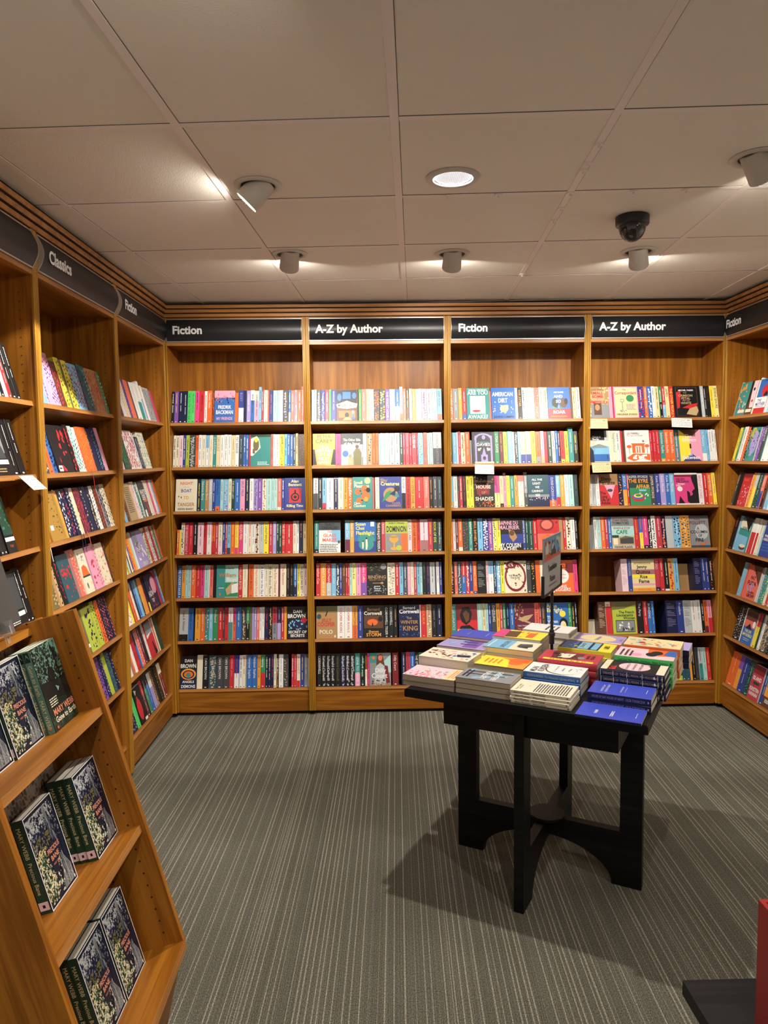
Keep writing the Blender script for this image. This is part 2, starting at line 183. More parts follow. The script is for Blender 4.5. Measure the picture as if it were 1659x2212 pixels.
('C',2,'15,sk/bg20,,Sicilia,wh;40,wh,,~,gy;65,dk*cm;77,cm,,~,iv;96,bk,,~,rd;119,ye,,~,bk;139,ye,,~,bk;164,bk*am;168,!SHADES;291,hp/ly45,,~,db;324,cr/bk12,,~,or;347,pk,215,~,dr;365,ye,,LEONARD ROAD,dk;388,te,,~,wh;414,am,,~,db;435,sa/iv80,,~,gy;473,gy/dg40,218,~,wh;496,!LIGHT;627,db/or20,,CLOUD CUCKOO LAND,wh;671,sk/rd30,,happy couple,wh;697,am,,~,wh;723,wh,,~,gy;748,mi,,~,gy;779,dk,,~,pu;806,.'),
('C',3,'16,or,,~,ye;36,wh,,~,gy;53,ma,,~,wh;68,or/iv12,,~,iv;95,dk*cm;133,te*ye,,~,iv;157,bk*or,,PAUL BOWES,am;188,sk,,~,bk;220,db*wh,,~,wh;254,pu*sa,,~,wh;282,ly*bk,,~,br;305,ye,,~,bk;330,!RACHEL;465,db,,DAPHNE DU MAURIER,wh;483,dk,,~,mi;502,dk,,~,mi;531,rd,,~,iv;555,!ROSSY;691,tn;715,rd,,~,wh;734,iv*dg,,~,rd;763,wh,,~,gy;790,bk,,~,lg;807,.'),
('C',4,'16,bk*sa,,~,wh;43,sa,,~,iv;63,dt*lg,,~,wh;87,rd/bl55,,~,wh;115,cm*iv,,~,wh;136,db/or8,,~,iv;158,or/db8,,~,iv;183,bk=lg;240,lp,,~,rd;255,sk/wh60,,~,rd;287,nv*sk,,~,wh;304,sk*wh,,~,wh;330,ye,,~,bk;351,!ROSE;490,dg,,ECO,wh;520,bk*am,,ECO,am;547,or;575,iv,,~,gy;618,rd;639,wh*rd;661,!CIRCLE;781,hp,,~,dr;808,.'),
('C',5,'19,te,,ELLIS LUNATICS,wh;55,!PSYCHO;185,mi,,~,wh;218,cr,,~,bk;235,mi,,~,gy;254,db,,~,wh;273,dg,,DAZZLING,wh;304,am/or12,,~,bk;326,cm,,~,wh;344,gn/or15,,~,wh;363,nv,,~,sk;387,bl,,~,wh;416,!MISTS;542,sa,,TAN TWAN ENG,dr;572,rd,,~,wh;583,dg,,~,am;611,bk;618,!WREN;749,gn,,~,wh;775,bk,,~,ye;794,nv,,~,wh;808,.'),
('C',6,'18,dk,,~,wh;46,rd,,~,wh;73,nv,,~,wh;107,am,,~,bk;134,wh,,~,gy;168,te,,~,wh;195,dr,,~,wh;223,bk,,~,wh;257,sk,,~,wh;290,cr,,~,bk;323,gn,,~,wh;357,rd,,~,wh;390,nv,,~,wh;423,or,,~,wh;457,dg,,~,wh;490,iv,,~,bk;523,bl,,~,wh;557,ma,,~,wh;590,gy,,~,wh;624,sa,,~,wh;657,dk,,~,wh;691,wh,,~,gy;724,db,,~,wh;758,rd,,~,wh;791,.'),
('D',0,'23,!BOMB;150,pk;162,pk;172,cm;180,!CORR;328,db*rd,,~,wh;366,or*sk,,~,wh;388,bl*wh,,~,wh;415,wh*ye,,~,bl;434,cr,,~,bk;459,gn/bk50,,~,wh;477,rd/sk40,,~,wh;497,cr,,JAMES,br;522,rd,,THE OTHER PEOPLE,ye;549,!CRIMSON;701,bk;716,lg,,~,wh;736,bk,,~,wh;748,bk,,PERCIVAL,br;773,ye,,~,rd;795,ly,,EDENS SHORE,bk;821,.'),
('D',1,'22,iv,,~,rd;31,!BERLIN;152,iv;171,iv,,Neighborhood,te;202,wh,,~,bk;218,wh;226,rd;240,br;253,!SIEGE;404,rd,,~,pk;424,rd,,~,pk;444,rd,,~,pk;469,te/am10,,Sebastian Faulks,wh;497,or,,Sebastian Faulks,wh;528,or,,Sebastian Faulks,wh;558,te*hp,,~,wh;587,!SILENCE;723,sk/wh25,,In Memory,wh;755,sk,,~,bl;772,wh,,~,gy;789,wh,,~,gy;805,wh,,~,gy;818,.'),
('D',2,'32,wh,,~,gy;54,lg,,~,gy;75,wh,,~,gy;99,!ADULTS;213,nv*am;243,bl/am50,,JESSICA,wh;270,rd,,~,wh;282,!EYRE;411,dg,,JASPER FFORDE,iv;443,db,,Katie Fforde,wh;474,lv,,Katie Fforde,wh;507,bl,,Katie Fforde,wh;536,sk,,Katie Fforde,wh;565,!HELEN;707,wh,,BRIDGET JONES,hp;742,rd,,~,wh;770,or,,REMEMBER ME,iv;798,ye,,~,pu;820,.'),
('D',3,'20,te,,~,wh;35,gy,150;67,wh,,~,gy;87,mi,,~,gy;111,or,,~,iv;136,cm,,~,wh;155,bl,,~,wh;175,!FRIED;315,rd,,~,am;347,bl/ye50,,~,or;371,hp/nv10,,~,wh;404,bk*wh,,~,wh;425,wh*bk,,~,bk;452,cm,,~,wh;487,nv*or,,~,wh;516,lg;561,sk*nv,,~,wh;605,am*dt,,~,wh;663,!COLUMN;782,.'),
('D',4,'24,-;241,lp=gy;281,db,,MONGREL,lg;306,!JENNY;448,cm/nv12,,FORD,lg;480,rd,,~,wh;507,bk/wh6,,~,wh;537,am*rd,,THE FOX,te;569,sk,,~,bk;599,-;604,?tn,175;693,nv=lv;742,db,,~,iv;769,db,,~,iv;788,bk*rd,,~,wh;817,.'),
('D',5,'23,-;32,?iv,95;99,br=iv;147,iv/rd85,,BOOTH,rd;180,rd;187,!FRENCH;336,rd;342,bk,,The Party,wh;383,rd,,~,wh;409,nv/bl70,,BONDING,wh;434,bl,,~,mi;453,-;523,nv=lv;593,db,,Freedom,wh;636,lg=br;685,wh,,~,cm;715,wh,,~,te;746,bk,,~,wh;764,or/ma20,,~,nv;788,pk/rd45,,~,rd;815,.'),
('D',6,'26,dk,,~,wh;50,rd,,~,wh;83,nv,,~,wh;115,ma,,~,wh;148,wh,,~,gy;180,gn,,~,wh;213,cm,,~,wh;245,bl,,~,wh;278,cr,,~,gy;310,dg,,~,wh;343,or,,~,wh;375,te,,~,wh;408,lv,,~,wh;441,iv,,~,wh;473,dr,,~,wh;506,mi,,~,wh;538,nv,,~,wh;571,ye,,~,bk;595,dk/lm15,,~,ye;628,dt,,~,wh;647,dt,,PETER CAREY,sk;677,am;691,bk,,~,am;715,dg,,~,bk;737,lg/te50,,~,bk;761,mi,,~,gy;786,rd,,~,am;811,.'),
('E',0,'52,nv;83,bl;101,sk;139,lv*db;163,pk;194,pk*db,218;262,br*cm,192;326,ye*ol,215;373,ol,212;395,ye*ol,212;451,sk*cm,208;551,dt,215;595,dt*mi,212;637,tn*cm,208;781,gn*wh,208;812,.'),
('E',1,'52,dg*iv,190;127,or,205,~,rd;166,bl*nv,205;202,!LEAF;346,bk;371,bk*rd,208;419,mi*dk,205;465,wh*rd,200;501,or*am,205;621,nv;666,nv*sk,208;724,pk,208;764,.'),
('E',2,'62,or*am,110;113,!GOLD;248,am,205;265,am;284,nv*wh,205;326,nv*cm,205;363,nv*iv,208;407,iv*cr,205;447,ma*cm,205;518,nv*cr,205;544,nv,205;582,nv*cr;626,wh*nv,205;667,br*rd,205;712,gy*nv,205;761,iv*bk,208;819,.'),
('E',3,'63,wh,95;98,ol*bg,190;162,tn;182,bg*bk,200;205,bk*rd,205;233,!CATS;345,mv,208;383,sa*iv,208;430,!FOX;521,bk,150;536,!DICE;611,pk*cm,208;655,!VINES;740,dk*rd,190;780,.'),
('E',4,'383,am,150;440,!LIME;564,lm;586,lm*nv,208;629,or*dr,205;668,bk;676,nv*sa,208;711,nv*sa,208;745,nv*sa,208;774,.'),
('E',5,'461,nv*lv,205;508,nv;555,nv,205;605,pu*nv,205;655,nv*lv,200;694,lm,205;732,dt*gy,200;775,nv*sk,200;806,.'),
('F',0,'71,ma,205;174,wh,120;220,iv*am,222;289,db*hp,210;317,sa,210;356,or,208;379,dg,208;412,wh,208,~,gy;480,wh/te50,208,~,gy;543,wh/sk55,225,~,wh;575,am,200;596,wh,205;619,lg*gy,200;735,gn;749,hp*rd,190;791,.'),
('F',1,'80,dg*or,130;118,lp;164,dk*gn,195;254,wh*cm,212;421,lg;443,nv*gy,180;498,iv*te,210;618,.'),
('F',2,'81,vg,60;103,bk,190;133,sk,185,~,gy;179,br*sa,180;206,!BACK1;325,ye;351,lp,205,~,gy;383,wh*rd,205;424,te*wh;451,iv,200;467,!TESER;562,wh,205,~,bk;598,iv,205,~,am;648,hp,205,~,wh;688,wh,205,~,rd;717,sk,205,~,bk;749,or,205,~,bk;781,.'),
('F',3,'84,sk,170;115,wh;133,lm*rd,195;162,mi,205;185,br;200,iv;216,db,205,~,wh;244,or*ye,205;272,am;296,mi,205;317,wh;335,!BACK2;499,iv*gn,205;555,rd,205,~,wh;596,wh*bk,205;646,rd*bk,205;686,lg*bk,200;721,gn;742,or,205,~,wh;765,cm,205;787,.'),
('F',4,'85,wh*rd,160;193,ye,205,~,bk;212,br,205;234,or*rd,205;273,wh,205,~,gy;297,bk,200;320,bl,205,~,wh;354,sk,205;386,nv,205,~,iv;408,am*or,205;462,cm;484,bk/ye25,208;511,!HOW;676,sa,205;699,rd,205;722,pu;744,sk*ye,205;772,.'),
('F',5,'86,te,60;112,iv,150;160,mv,190;184,or,200,~,ye;209,wh,205;242,rd,205,~,bk;268,rd,205,~,bk;294,bk/bl60,205;319,sk;331,sa*wh,205;377,ma*bk,205,~,wh;412,bk,205,~,rd;448,wh,208,~,bk;484,!RED;595,lp,205;619,or,205;641,iv;664,dk,205;718,.'),
('F',6,'68,gy;114,nv*gy,200;211,vg,205,~,gn;258,!SILH;369,wh;381,rd/ma60,205,~,wh;426,bk/gn70,205,~,wh;467,bk/bl75,205,~,wh;521,wh/lv60,205,~,bl;572,tn*bk,205;607,bk,205;646,bk*am,205;677,bk,210,~,am;714,iv/dr70,205,~,wh;770,.'),
('G',0,'562,bk/wh35,205;587,bk/wh35,205,~,wh;616,wh/bk40,205,~,wh;643,wh;669,rd,205,~,wh;693,bk,205,~,wh;727,bk,205,~,wh;760,.'),
('G',1,'545,!PENG1;658,bk,200;678,bk,205,~,wh;726,bk,205,~,wh;771,.'),
('G',2,'545,bk,205,~,wh;565,bk,205,~,wh;586,bk,205,~,wh;608,!PENG2;672,.'),
('G',3,'576,!PENG3;721,bk,205;732,bk,205,~,wh;755,bk,205,~,wh;785,.'),
('R',0,'51,wh,205;68,!PAINT;182,!WOMAN;258,wh,212,~,gy;277,!MOT;392,lp,215;414,sk,215,~,wh;450,rd,205,~,wh;497,nv,205;543,.'),
('R',1,'48,ye,205,~,bk;77,gn,205,~,wh;101,wh,208,~,bk;140,or*wh,205;165,bk*bg,205,~,wh;200,!TREES;293,pu*lv,200;327,dg,205,HEKATE,wh;358,te,208;369,wh,205,~,gy;414,wh,205,~,gy;463,rd,205;510,.'),
('R',2,'46,dg,205,~,wh;68,bk,205;121,!RAGE;217,am*or,205;248,lg/ye60,205,~,wh;282,dk*gn,205,~,wh;331,sa/db50,205,~,wh;361,bk,205,~,am;390,br;404,sk,205,~,wh;443,iv,205;483,nv,205;530,.'),
('R',3,'25,bk,210,ECHO,or;74,sk,210,~,wh;111,!SONS;237,wh/rd60,210;263,wh/rd60,210;289,wh/rd60,210;315,iv,205,~,gy;345,mi,205,~,gy;378,!GREG;486,rd,205;533,.'),
('R',4,'139,sk,205,~,wh;180,or,205,~,rd;209,!FAURIA;348,lg,205;373,te*pk,205;403,te*ye,205;427,iv,205,~,bk;447,rd,205,~,wh;471,mi*rd,205;527,.'),
('R',5,'103,bk*lg,208,MATT HAIG,wh;178,wh,205;200,!HAIG;320,rd/ye60,205,~,bk;357,dk,205;377,wh,205,~,bk;400,dg*bg,205,~,wh;473,bk*ol,205,LEO,wh;539,.'),
('R',6,'30,or,205,~,wh;128,pu/am60,205;173,db,205,~,wh;239,dk*te,208,~,mi;295,!HANNAH;409,db,205,~,wh;453,!KRIS;552,.')]
COV={
'FRED':'bl|R,pk,0,0,1,.22|B,sa,22,.1,3,.05,.05,.95,.4|B,nv,10,.12,4,0,.2,1,.45|T,FREDRIK,wh,.5,.52,.11,.65|T,BACKMAN,wh,.5,.68,.12,.85|T,MY FRIENDS,pk,.5,.88,.09,.8',
'PARROT':'te|R,dk,0,0,1,.08|P,wh,0,.14 .3,.05 .42,.15 .5,.42 .3,.55 .1,.68 0,.66|E,ol,.27,.32,.15,.2|E,ye,.27,.17,.09,.08|R,ol,.1,.45,.22,.6|L,wh,.35,.85,.95,.97,3',
'NIGHT':'iv|T,NIGHT,sa,.5,.13,.09,.6|T,BOAT,bl,.5,.36,.1,.5|T,TO,am,.5,.58,.1,.25|T,TANGIER,tn,.5,.79,.11,.8|T,KEVIN BARRY,dg,.5,.93,.06,.75|E,bk,.15,.54,.02,.03|E,bk,.27,.57,.02,.03|L,gy,.35,.24,.65,.26,1',
'BENNETT':'db|T,Alan,ly,.5,.1,.09,.4|T,Bennett,ly,.5,.21,.09,.65|R,rd,.22,.32,.8,.78|E,bk,.51,.6,.2,.13|R,bk,.47,.38,.55,.5|E,rd,.51,.6,.14,.09|E,bk,.51,.6,.08,.05|T,Killing Time,ly,.5,.87,.08,.8',
'BOYD':'mi|R,te,0,0,.4,1|T,William,tn,.5,.31,.12,.95|T,Boyd,wh,.72,.44,.12,.5|R,gn,.4,.54,1,.98|P,bg,.42,.75 .7,.55 .9,.58 .75,.85 .5,.93|P,wh,.7,.62 1,.55 1,.85 .7,.88|R,wh,.1,.7,.35,.72|T,Any Human Heart,dg,.6,.1,.05,.4|E,or,.17,.9,.04,.04',
'BROWN2':'bk|T,DAN,wh,.5,.15,.09,.5|T,BROWN,wh,.45,.29,.12,.85|E,nv,.55,.55,.45,.18|B,sk,16,.12,9,.05,.4,.95,.7|E,rd,.8,.42,.13,.09|T,THE,wh,.5,.7,.04,.2|T,SECRET OF,wh,.5,.78,.08,.9|T,SECRETS,wh,.5,.89,.08,.8',
'BROWN1':'nv|R,bk,0,0,1,.4|T,DAN,wh,.5,.14,.09,.5|T,BROWN,wh,.48,.3,.12,.95|E,am,.5,.55,.45,.17|E,nv,.5,.56,.36,.13|E,or,.5,.56,.28,.1|E,te,.5,.58,.14,.07|T,ANGELS,wh,.5,.78,.07,.8|T,DEMONS,wh,.5,.92,.09,.85',
'MINI':'br|R,bk,.03,.02,.97,.45|R,bl,.3,.08,.68,.3|E,bl,.15,.25,.1,.12|E,bl,.85,.2,.1,.1|P,iv,0,.48 .25,.42 .5,.36 .75,.42 1,.46 .95,.58 .5,.62 .05,.58|T,THE,bk,.5,.43,.05,.2|T,MINIATURIST,bk,.5,.51,.07,.85|R,or,.12,.68,.9,.9|E,bk,.5,.82,.1,.09|P,tn,.3,.98 .42,.88 .65,.88 .75,.98|P,bl,.72,.95 .78,.72 .88,.95|E,iv,.79,.72,.05,.05',
'CAREY':'am|P,ye,.1,.35 .5,0 1,.5 1,1 .6,1|R,ye,0,0,1,.33|T,PETER,br,.5,.09,.11,.65|T,CAREY,br,.5,.23,.12,.85|T,TRUE,wh,.5,.42,.09,.5|T,HISTORY,wh,.5,.54,.09,.75|T,OF THE,wh,.5,.66,.09,.6|T,KELLY,wh,.5,.78,.09,.5|T,GANG,wh,.5,.9,.09,.6|P,bk,0,.5 .08,.5 .18,.98 0,.98|P,bk,1,.5 .92,.5 .8,.98 1,.98',
'STREET':'gy|R,dg,0,0,1,.35|R,lg,0,.35,1,.75|R,wh,0,.75,.5,1|T,The Other Side,iv,.5,.2,.08,.8|T,of the Street,iv,.5,.32,.08,.75|E,bl,.2,.64,.14,.1|E,tn,.42,.72,.08,.06|R,bg,.32,.78,.55,1|E,br,.74,.42,.08,.06|P,ol,.56,.6 .68,.48 .85,.48 .95,.62 .92,1 .6,1',
'SMALL':'te|T,Small,cr,.28,.17,.09,.45|T,Pleasures,iv,.45,.28,.1,.75|E,or,.25,.46,.15,.1|E,or,.6,.38,.18,.12|E,or,.65,.6,.22,.14|E,or,.33,.75,.15,.1|B,nv,8,.1,2,.1,.35,.9,.8|E,am,.67,.7,.1,.08|E,bk,.78,.41,.11,.075|E,ly,.75,.12,.15,.1|T,Clare,iv,.22,.82,.07,.3|T,Chambers,iv,.35,.9,.08,.6',
'SHY':'db|T,Shy,tn,.2,.11,.11,.35|T,Creatures,ly,.48,.22,.11,.85|E,tn,.5,.57,.33,.23|P,gn,.1,.8 .3,.5 .5,.42 .55,.55 .3,.7|P,te,.5,.45 .85,.55 .9,.65 .6,.62|P,nv,.45,.55 .75,.4 .7,.6|E,bk,.8,.38,.13,.09|T,CLARE,tn,.75,.83,.06,.4|T,CHAMBERS,tn,.62,.91,.07,.7',
'GLASS':'wh|R,dg,0,0,1,.3|R,sk,.6,.3,1,.68|T,TRACY,bk,.5,.12,.09,.45|T,CHEVALIER,bk,.5,.23,.09,.75|T,THE,sa,.5,.35,.06,.2|T,GLASS,sa,.5,.46,.1,.65|T,MAKER,sa,.5,.6,.1,.7|L,dg,.05,.72,.95,.98,5|E,br,.93,.67,.05,.05',
'FLASH':'bl|E,te,.55,.68,.4,.32|R,db,0,.66,1,1|E,te,.55,.75,.35,.2|T,Susan,ly,.3,.12,.1,.5|T,Choi,ly,.27,.25,.1,.4|T,Flashlight,ye,.5,.4,.11,.85|R,wh,.75,.05,.92,.2|P,iv,.52,.6 .6,.6 .62,.8 .58,.92 .52,.92|E,bk,.56,.57,.035,.025|P,iv,.36,.68 .43,.68 .44,.82 .4,.9 .36,.88|E,bk,.4,.66,.03,.02',
'DOMIN':'bg|R,lm,.02,.02,.98,.42|R,or,.7,.43,.98,.98|R,gy,.02,.43,.7,.98|T,Addie E. Citchens,dk,.5,.1,.05,.7|T,DOMINION,bk,.5,.29,.18,.9|E,am,.38,.6,.2,.12|R,am,.35,.65,.42,.85|E,am,.38,.9,.15,.05|E,tn,.38,.54,.18,.03|E,lm,.6,.88,.12,.08',
'BIND':'bk|B,ol,40,.07,5,.02,.02,.98,.25|B,gy,40,.07,6,.02,.7,.98,.98|T,The,tn,.5,.36,.04,.15|T,BINDING,tn,.5,.44,.1,.9|T,BRIDGET COLLINS,tn,.5,.53,.04,.8|R,tn,.28,.62,.7,.64|E,tn,.74,.63,.07,.04|E,gy,.82,.12,.14,.09|L,lg,.35,.7,.7,.9,3',
'POLO':'ol|R,tn,0,.2,1,1|P,bk,.42,.3 .52,.14 .56,.16 .47,.32|E,dt,.13,.32,.11,.08|T,JILLY,rd,.5,.43,.1,.55|T,COOPER,rd,.47,.56,.12,.85|T,POLO,iv,.47,.79,.12,.65|E,iv,.9,.93,.04,.04',
'STORM':'bk|T,Bernard,tn,.5,.12,.09,.6|T,Cornwell,iv,.47,.24,.11,.85|R,br,.05,.32,.95,.7|E,or,.45,.52,.25,.1|P,bk,.4,.65 .45,.5 .5,.65|E,bk,.82,.42,.11,.08|T,Sharpes,am,.5,.8,.07,.6|T,STORM,am,.5,.9,.1,.8',
'KING':'nv|B,bl,46,.09,8,.03,.35,.97,.95|R,nv,.15,.38,.85,.85|T,Bernard,wh,.5,.09,.09,.6|T,Cornwell,wh,.5,.2,.12,.95|T,THE,tn,.5,.41,.06,.25|T,WINTER,tn,.5,.53,.1,.85|T,KING,tn,.55,.72,.14,.75',
'DILLY':'gy|R,te,0,.0,.35,.3|P,mi,.6,.3 1,.05 1,.6 .6,.6|P,br,.35,.08 .55,.03 .65,.15 .75,.55 .3,.6 .32,.2|E,sa,.5,.15,.1,.09|P,lg,.3,.4 .5,.3 .7,.4 .75,.98 .2,.98|P,dr,.7,.38 .85,.4 .95,.9 .78,.95|E,or,.18,.15,.07,.05|T,Dilly,wh,.5,.53,.13,.55|T,Court,wh,.45,.69,.14,.8|T,Wild Rose,tn,.5,.93,.09,.9|B,dk,16,.08,3,.05,.8,.95,1',
'AWAKE':'te|R,wh,.15,.25,.82,.82|B,mi,10,.1,3,.2,.28,.5,.5|P,iv,.45,.3 .75,.28 .8,.7 .5,.65|E,cm,.42,.73,.18,.035|T,SARAH CROSSAN,wh,.5,.06,.05,.8|T,ARE YOU,wh,.5,.15,.12,.9|T,AWAKE?,wh,.48,.91,.12,.88',
'DIRT':'bl|T,AMERICAN,wh,.48,.2,.13,.88|T,DIRT,wh,.48,.4,.14,.4|B,ly,14,.16,7,.35,.55,.7,.82|E,ly,.52,.67,.17,.11|B,wh,6,.07,9,.05,.42,.2,.8|B,wh,6,.07,10,.75,.42,.95,.8|T,JEANINE CUMMINS,nv,.5,.92,.07,.85',
'ROAR':'bl|R,cm,0,.68,1,1|E,bk,.32,.5,.14,.16|E,br,.7,.5,.17,.15|E,bk,.82,.45,.08,.1|B,gn,8,.12,4,.2,.6,.6,.72|T,ABI DARE,ly,.5,.16,.05,.5|T,AND,wh,.48,.29,.09,.4|T,SO,wh,.48,.45,.09,.25|T,I,wh,.48,.62,.09,.1|T,ROAR,wh,.48,.79,.1,.55|L,am,.1,.9,.9,.96,2',
'DAVIES':'dg|R,lv,.12,.12,.9,.97|E,lv,.5,.22,.4,.18|R,dg,.2,.2,.82,.95|E,dg,.5,.24,.3,.15|E,lv,.52,.17,.08,.07|T,ROBERTSON,sk,.5,.33,.04,.5|T,DAVIES,wh,.5,.4,.09,.75|P,lv,.42,.75 .52,.48 .62,.75|R,lv,.38,.72,.68,.95|E,dg,.53,.83,.07,.06|B,wh,4,.14,2,.25,.5,.4,.6|B,wh,4,.14,3,.65,.5,.8,.6|R,cr,.1,.94,.95,1',
'SHADES':'bk|B,tn,20,.09,2,.02,.02,.98,.3|R,dr,.12,.3,.75,.6|B,rd,12,.08,3,.1,.3,.8,.65|T,LIANNE DILLSWORTH,tn,.48,.19,.06,.8|T,HOUSE,iv,.45,.36,.1,.8|T,OF,tn,.45,.54,.08,.2|T,SHADES,iv,.48,.73,.11,.95|B,or,26,.09,5,.02,.78,.98,.98',
'LIGHT':'dt|R,nv,0,.68,1,1|R,gy,0,.62,1,.7|B,lg,20,.07,4,.05,.7,.95,.8|T,ALL THE,wh,.45,.15,.06,.5|T,LIGHT,wh,.42,.27,.07,.38|T,WE,wh,.45,.39,.07,.2|T,CANNOT,wh,.45,.51,.07,.55|T,SEE,wh,.45,.64,.07,.22',
'RACHEL':'bk|R,db,.0,.5,1,.8|T,DAPHNE DU,pk,.35,.15,.12,.9|T,MAURIER,pk,.38,.29,.12,.95|P,tn,.35,.35 .6,.4 .75,.6 .55,.75 .4,.6|E,br,.5,.47,.12,.08|T,MY COUSIN,wh,.4,.85,.13,1|T,RACHEL,wh,.35,.96,.1,.8',
'ROSSY':'rd|E,dr,.45,.22,.33,.2|E,sa,.45,.22,.25,.14|R,sa,0,.5,1,1|E,dk,.9,.15,.04,.03|E,dk,.9,.8,.04,.04|P,or,.1,.6 .5,.5 .9,.9 .5,1',
'ROSE':'iv|E,dr,.5,.5,.48,.46|E,iv,.5,.5,.4,.38|E,dr,.33,.12,.24,.12|E,iv,.33,.12,.12,.06|B,dr,22,.13,6,.02,.02,.98,.98|E,iv,.48,.48,.34,.2|B,bk,12,.07,7,.05,.1,.95,.95|T,THE NAME OF,bk,.48,.46,.05,.55|T,THE ROSE,bk,.48,.53,.05,.42|T,ECO,dg,.82,.05,.04,.15',
'CIRCLE':'or|R,dr,.6,.1,1,.4|T,THE,bk,.28,.08,.08,.3|T,CIRCLE,bk,.35,.19,.1,.8|E,wh,.38,.5,.38,.22|R,or,.12,.44,.62,.455|R,or,.12,.55,.62,.565|R,or,.26,.36,.275,.65|R,or,.47,.36,.485,.65|T,C,or,.38,.5,.06,.1|T,DAVE,wh,.42,.81,.08,.4|T,EGGERS,wh,.42,.91,.1,.8',
'PSYCHO':'rd|R,dr,0,0,1,.5|P,bk,.15,.35 .3,.1 .6,.08 .75,.3 .65,.55 .45,.65 .25,.55|P,br,.3,.3 .45,.2 .62,.3 .6,.5 .45,.58|P,bk,0,.9 .2,.68 .6,.65 .9,.8 1,1 0,1|T,AMERICAN,ye,.35,.8,.07,.65|T,PSYCHO,ye,.3,.88,.08,.55',
'MISTS':'ma|B,bg,26,.1,3,.0,.02,.45,.5|P,bg,.15,.5 .5,.4 .95,.35 .7,.52 .4,.58|P,bg,.45,.5 .85,.62 .8,.66 .4,.56|T,TAN TWAN ENG,lg,.5,.7,.05,.75|T,The GARDEN of,tn,.5,.79,.06,.75|T,EVENING MISTS,tn,.5,.88,.06,.85',
'WREN':'bl|T,Anne,ly,.25,.1,.12,.5|T,Enright,ly,.38,.23,.12,.75|T,The,wh,.15,.46,.1,.3|T,Wren,wh,.27,.58,.1,.5|T,The,wh,.15,.7,.1,.3|T,Wren,wh,.27,.82,.1,.48|E,ye,.75,.35,.15,.1|E,bk,.78,.65,.2,.17|E,iv,.76,.72,.14,.15|E,ye,.82,.74,.07,.08|R,iv,.68,.85,.85,1',
'BOMB':'tn|B,ly,34,.14,4,0,.02,1,.6|R,bg,.2,.1,.8,.56|R,gy,.02,.56,.98,.98|R,br,.25,.52,.62,.9|E,tn,.42,.66,.12,.1|B,ly,12,.1,8,.0,.6,.12,.95|T,LISSA EVANS,br,.48,.1,.05,.8|T,SMALL,rd,.45,.2,.09,.6|T,BOMB,rd,.45,.31,.09,.55|T,AT,br,.45,.39,.04,.1|T,DIMPERLEY,rd,.47,.49,.09,.9',
'CORR':'pk|R,cr,.05,.04,.96,.97|T,The,cm,.45,.1,.05,.15|T,Correspondent,cm,.5,.2,.1,.9|E,gn,.67,.38,.16,.11|R,gy,.26,.4,.42,.5|R,cr,.28,.42,.4,.48|R,gy,.32,.5,.35,.78|B,gy,8,.08,2,.12,.75,.5,.82|L,gy,.5,.55,.9,.75,5|T,VIRGINIA EVANS,br,.5,.89,.06,.85',
'CRIMSON':'bk|R,br,.08,.04,.95,.95|R,bk,.1,.05,.93,.94|P,rd,.1,.2 .3,.15 .2,.7 .1,.72|P,rd,.3,.7 .6,.6 .95,.55 .8,.75|P,bg,.45,.9 .6,.72 .9,.65 .95,.8 .85,.95|T,MICHEL FABER,wh,.5,.14,.05,.65|T,THE,bg,.45,.22,.04,.15|T,CRIMSON,bg,.47,.31,.07,.7|T,PETAL,bg,.47,.4,.07,.5|T,AND THE,bg,.47,.47,.04,.3|T,WHITE,bg,.47,.55,.07,.5',
'BERLIN':'lg|R,bk,0,0,.8,.3|R,iv,0,.33,1,.55|R,sk,0,.5,1,.78|R,bl,.2,.75,1,.97|P,nv,0,.5 .1,.55 .2,.65 .22,1 0,1|P,gy,.15,.5 .5,.42 .9,.5 .9,.55 .15,.55|T,Alone in,wh,.4,.19,.06,.45|T,Berlin,wh,.35,.27,.06,.35|R,dg,.88,.78,.92,.9',
'SIEGE':'wh|T,J.G. FARRELL,dr,.35,.1,.06,.5|T,The Siege of Krishnapur,bk,.42,.17,.035,.72|R,or,.27,.44,.77,.72|R,wh,.4,.5,.66,.72|R,or,.45,.52,.5,.72|R,or,.55,.52,.6,.72|R,or,.24,.42,.8,.45|E,or,.15,.52,.1,.05|R,or,.14,.52,.16,.75|E,or,.88,.5,.1,.05|R,or,.87,.5,.89,.75|P,or,.02,.88 .3,.74 .98,.76 .98,.96 .6,.9 .3,.98|B,wh,12,.16,3,.2,.78,.85,.92|R,gy,.7,.32,.78,.38',
'SILENCE':'pk|R,ye,0,0,.48,1|P,br,0,.0 .95,0 .6,.2 .35,.2|P,db,.1,1 .5,.75 .95,1|T,The,wh,.42,.2,.1,.35|T,Silence,wh,.45,.32,.11,.7|R,bk,.45,.45,.52,.6|T,In,wh,.46,.78,.1,.2|T,Between,wh,.48,.88,.11,.9|B,pk,5,.1,4,.6,.3,.9,.6',
'ADULTS':'rd|R,tn,0,0,1,.35|P,pk,.25,.35 .85,.35 .6,.78|E,dg,.55,.52,.15,.05|T,Elena,bk,.38,.15,.11,.6|T,Ferrante,bk,.42,.27,.11,.85|T,The,bk,.15,.6,.09,.3|T,Lying,bk,.2,.71,.09,.35|T,Life of,bk,.24,.81,.09,.45|T,Adults,bk,.28,.91,.09,.5',
'EYRE':'dk|R,nv,0,0,1,.3|R,gn,0,.45,1,1|T,JASPER FFORDE,lg,.45,.1,.08,.95|T,THE EYRE,am,.45,.23,.12,.95|T,AFFAIR,am,.65,.41,.12,.65|B,wh,10,.16,5,.3,.55,.95,.85|E,rd,.4,.75,.32,.13|E,bl,.4,.72,.28,.09|E,ye,.4,.7,.22,.06|E,gn,.4,.69,.14,.04|R,sk,.45,.5,.8,.56',
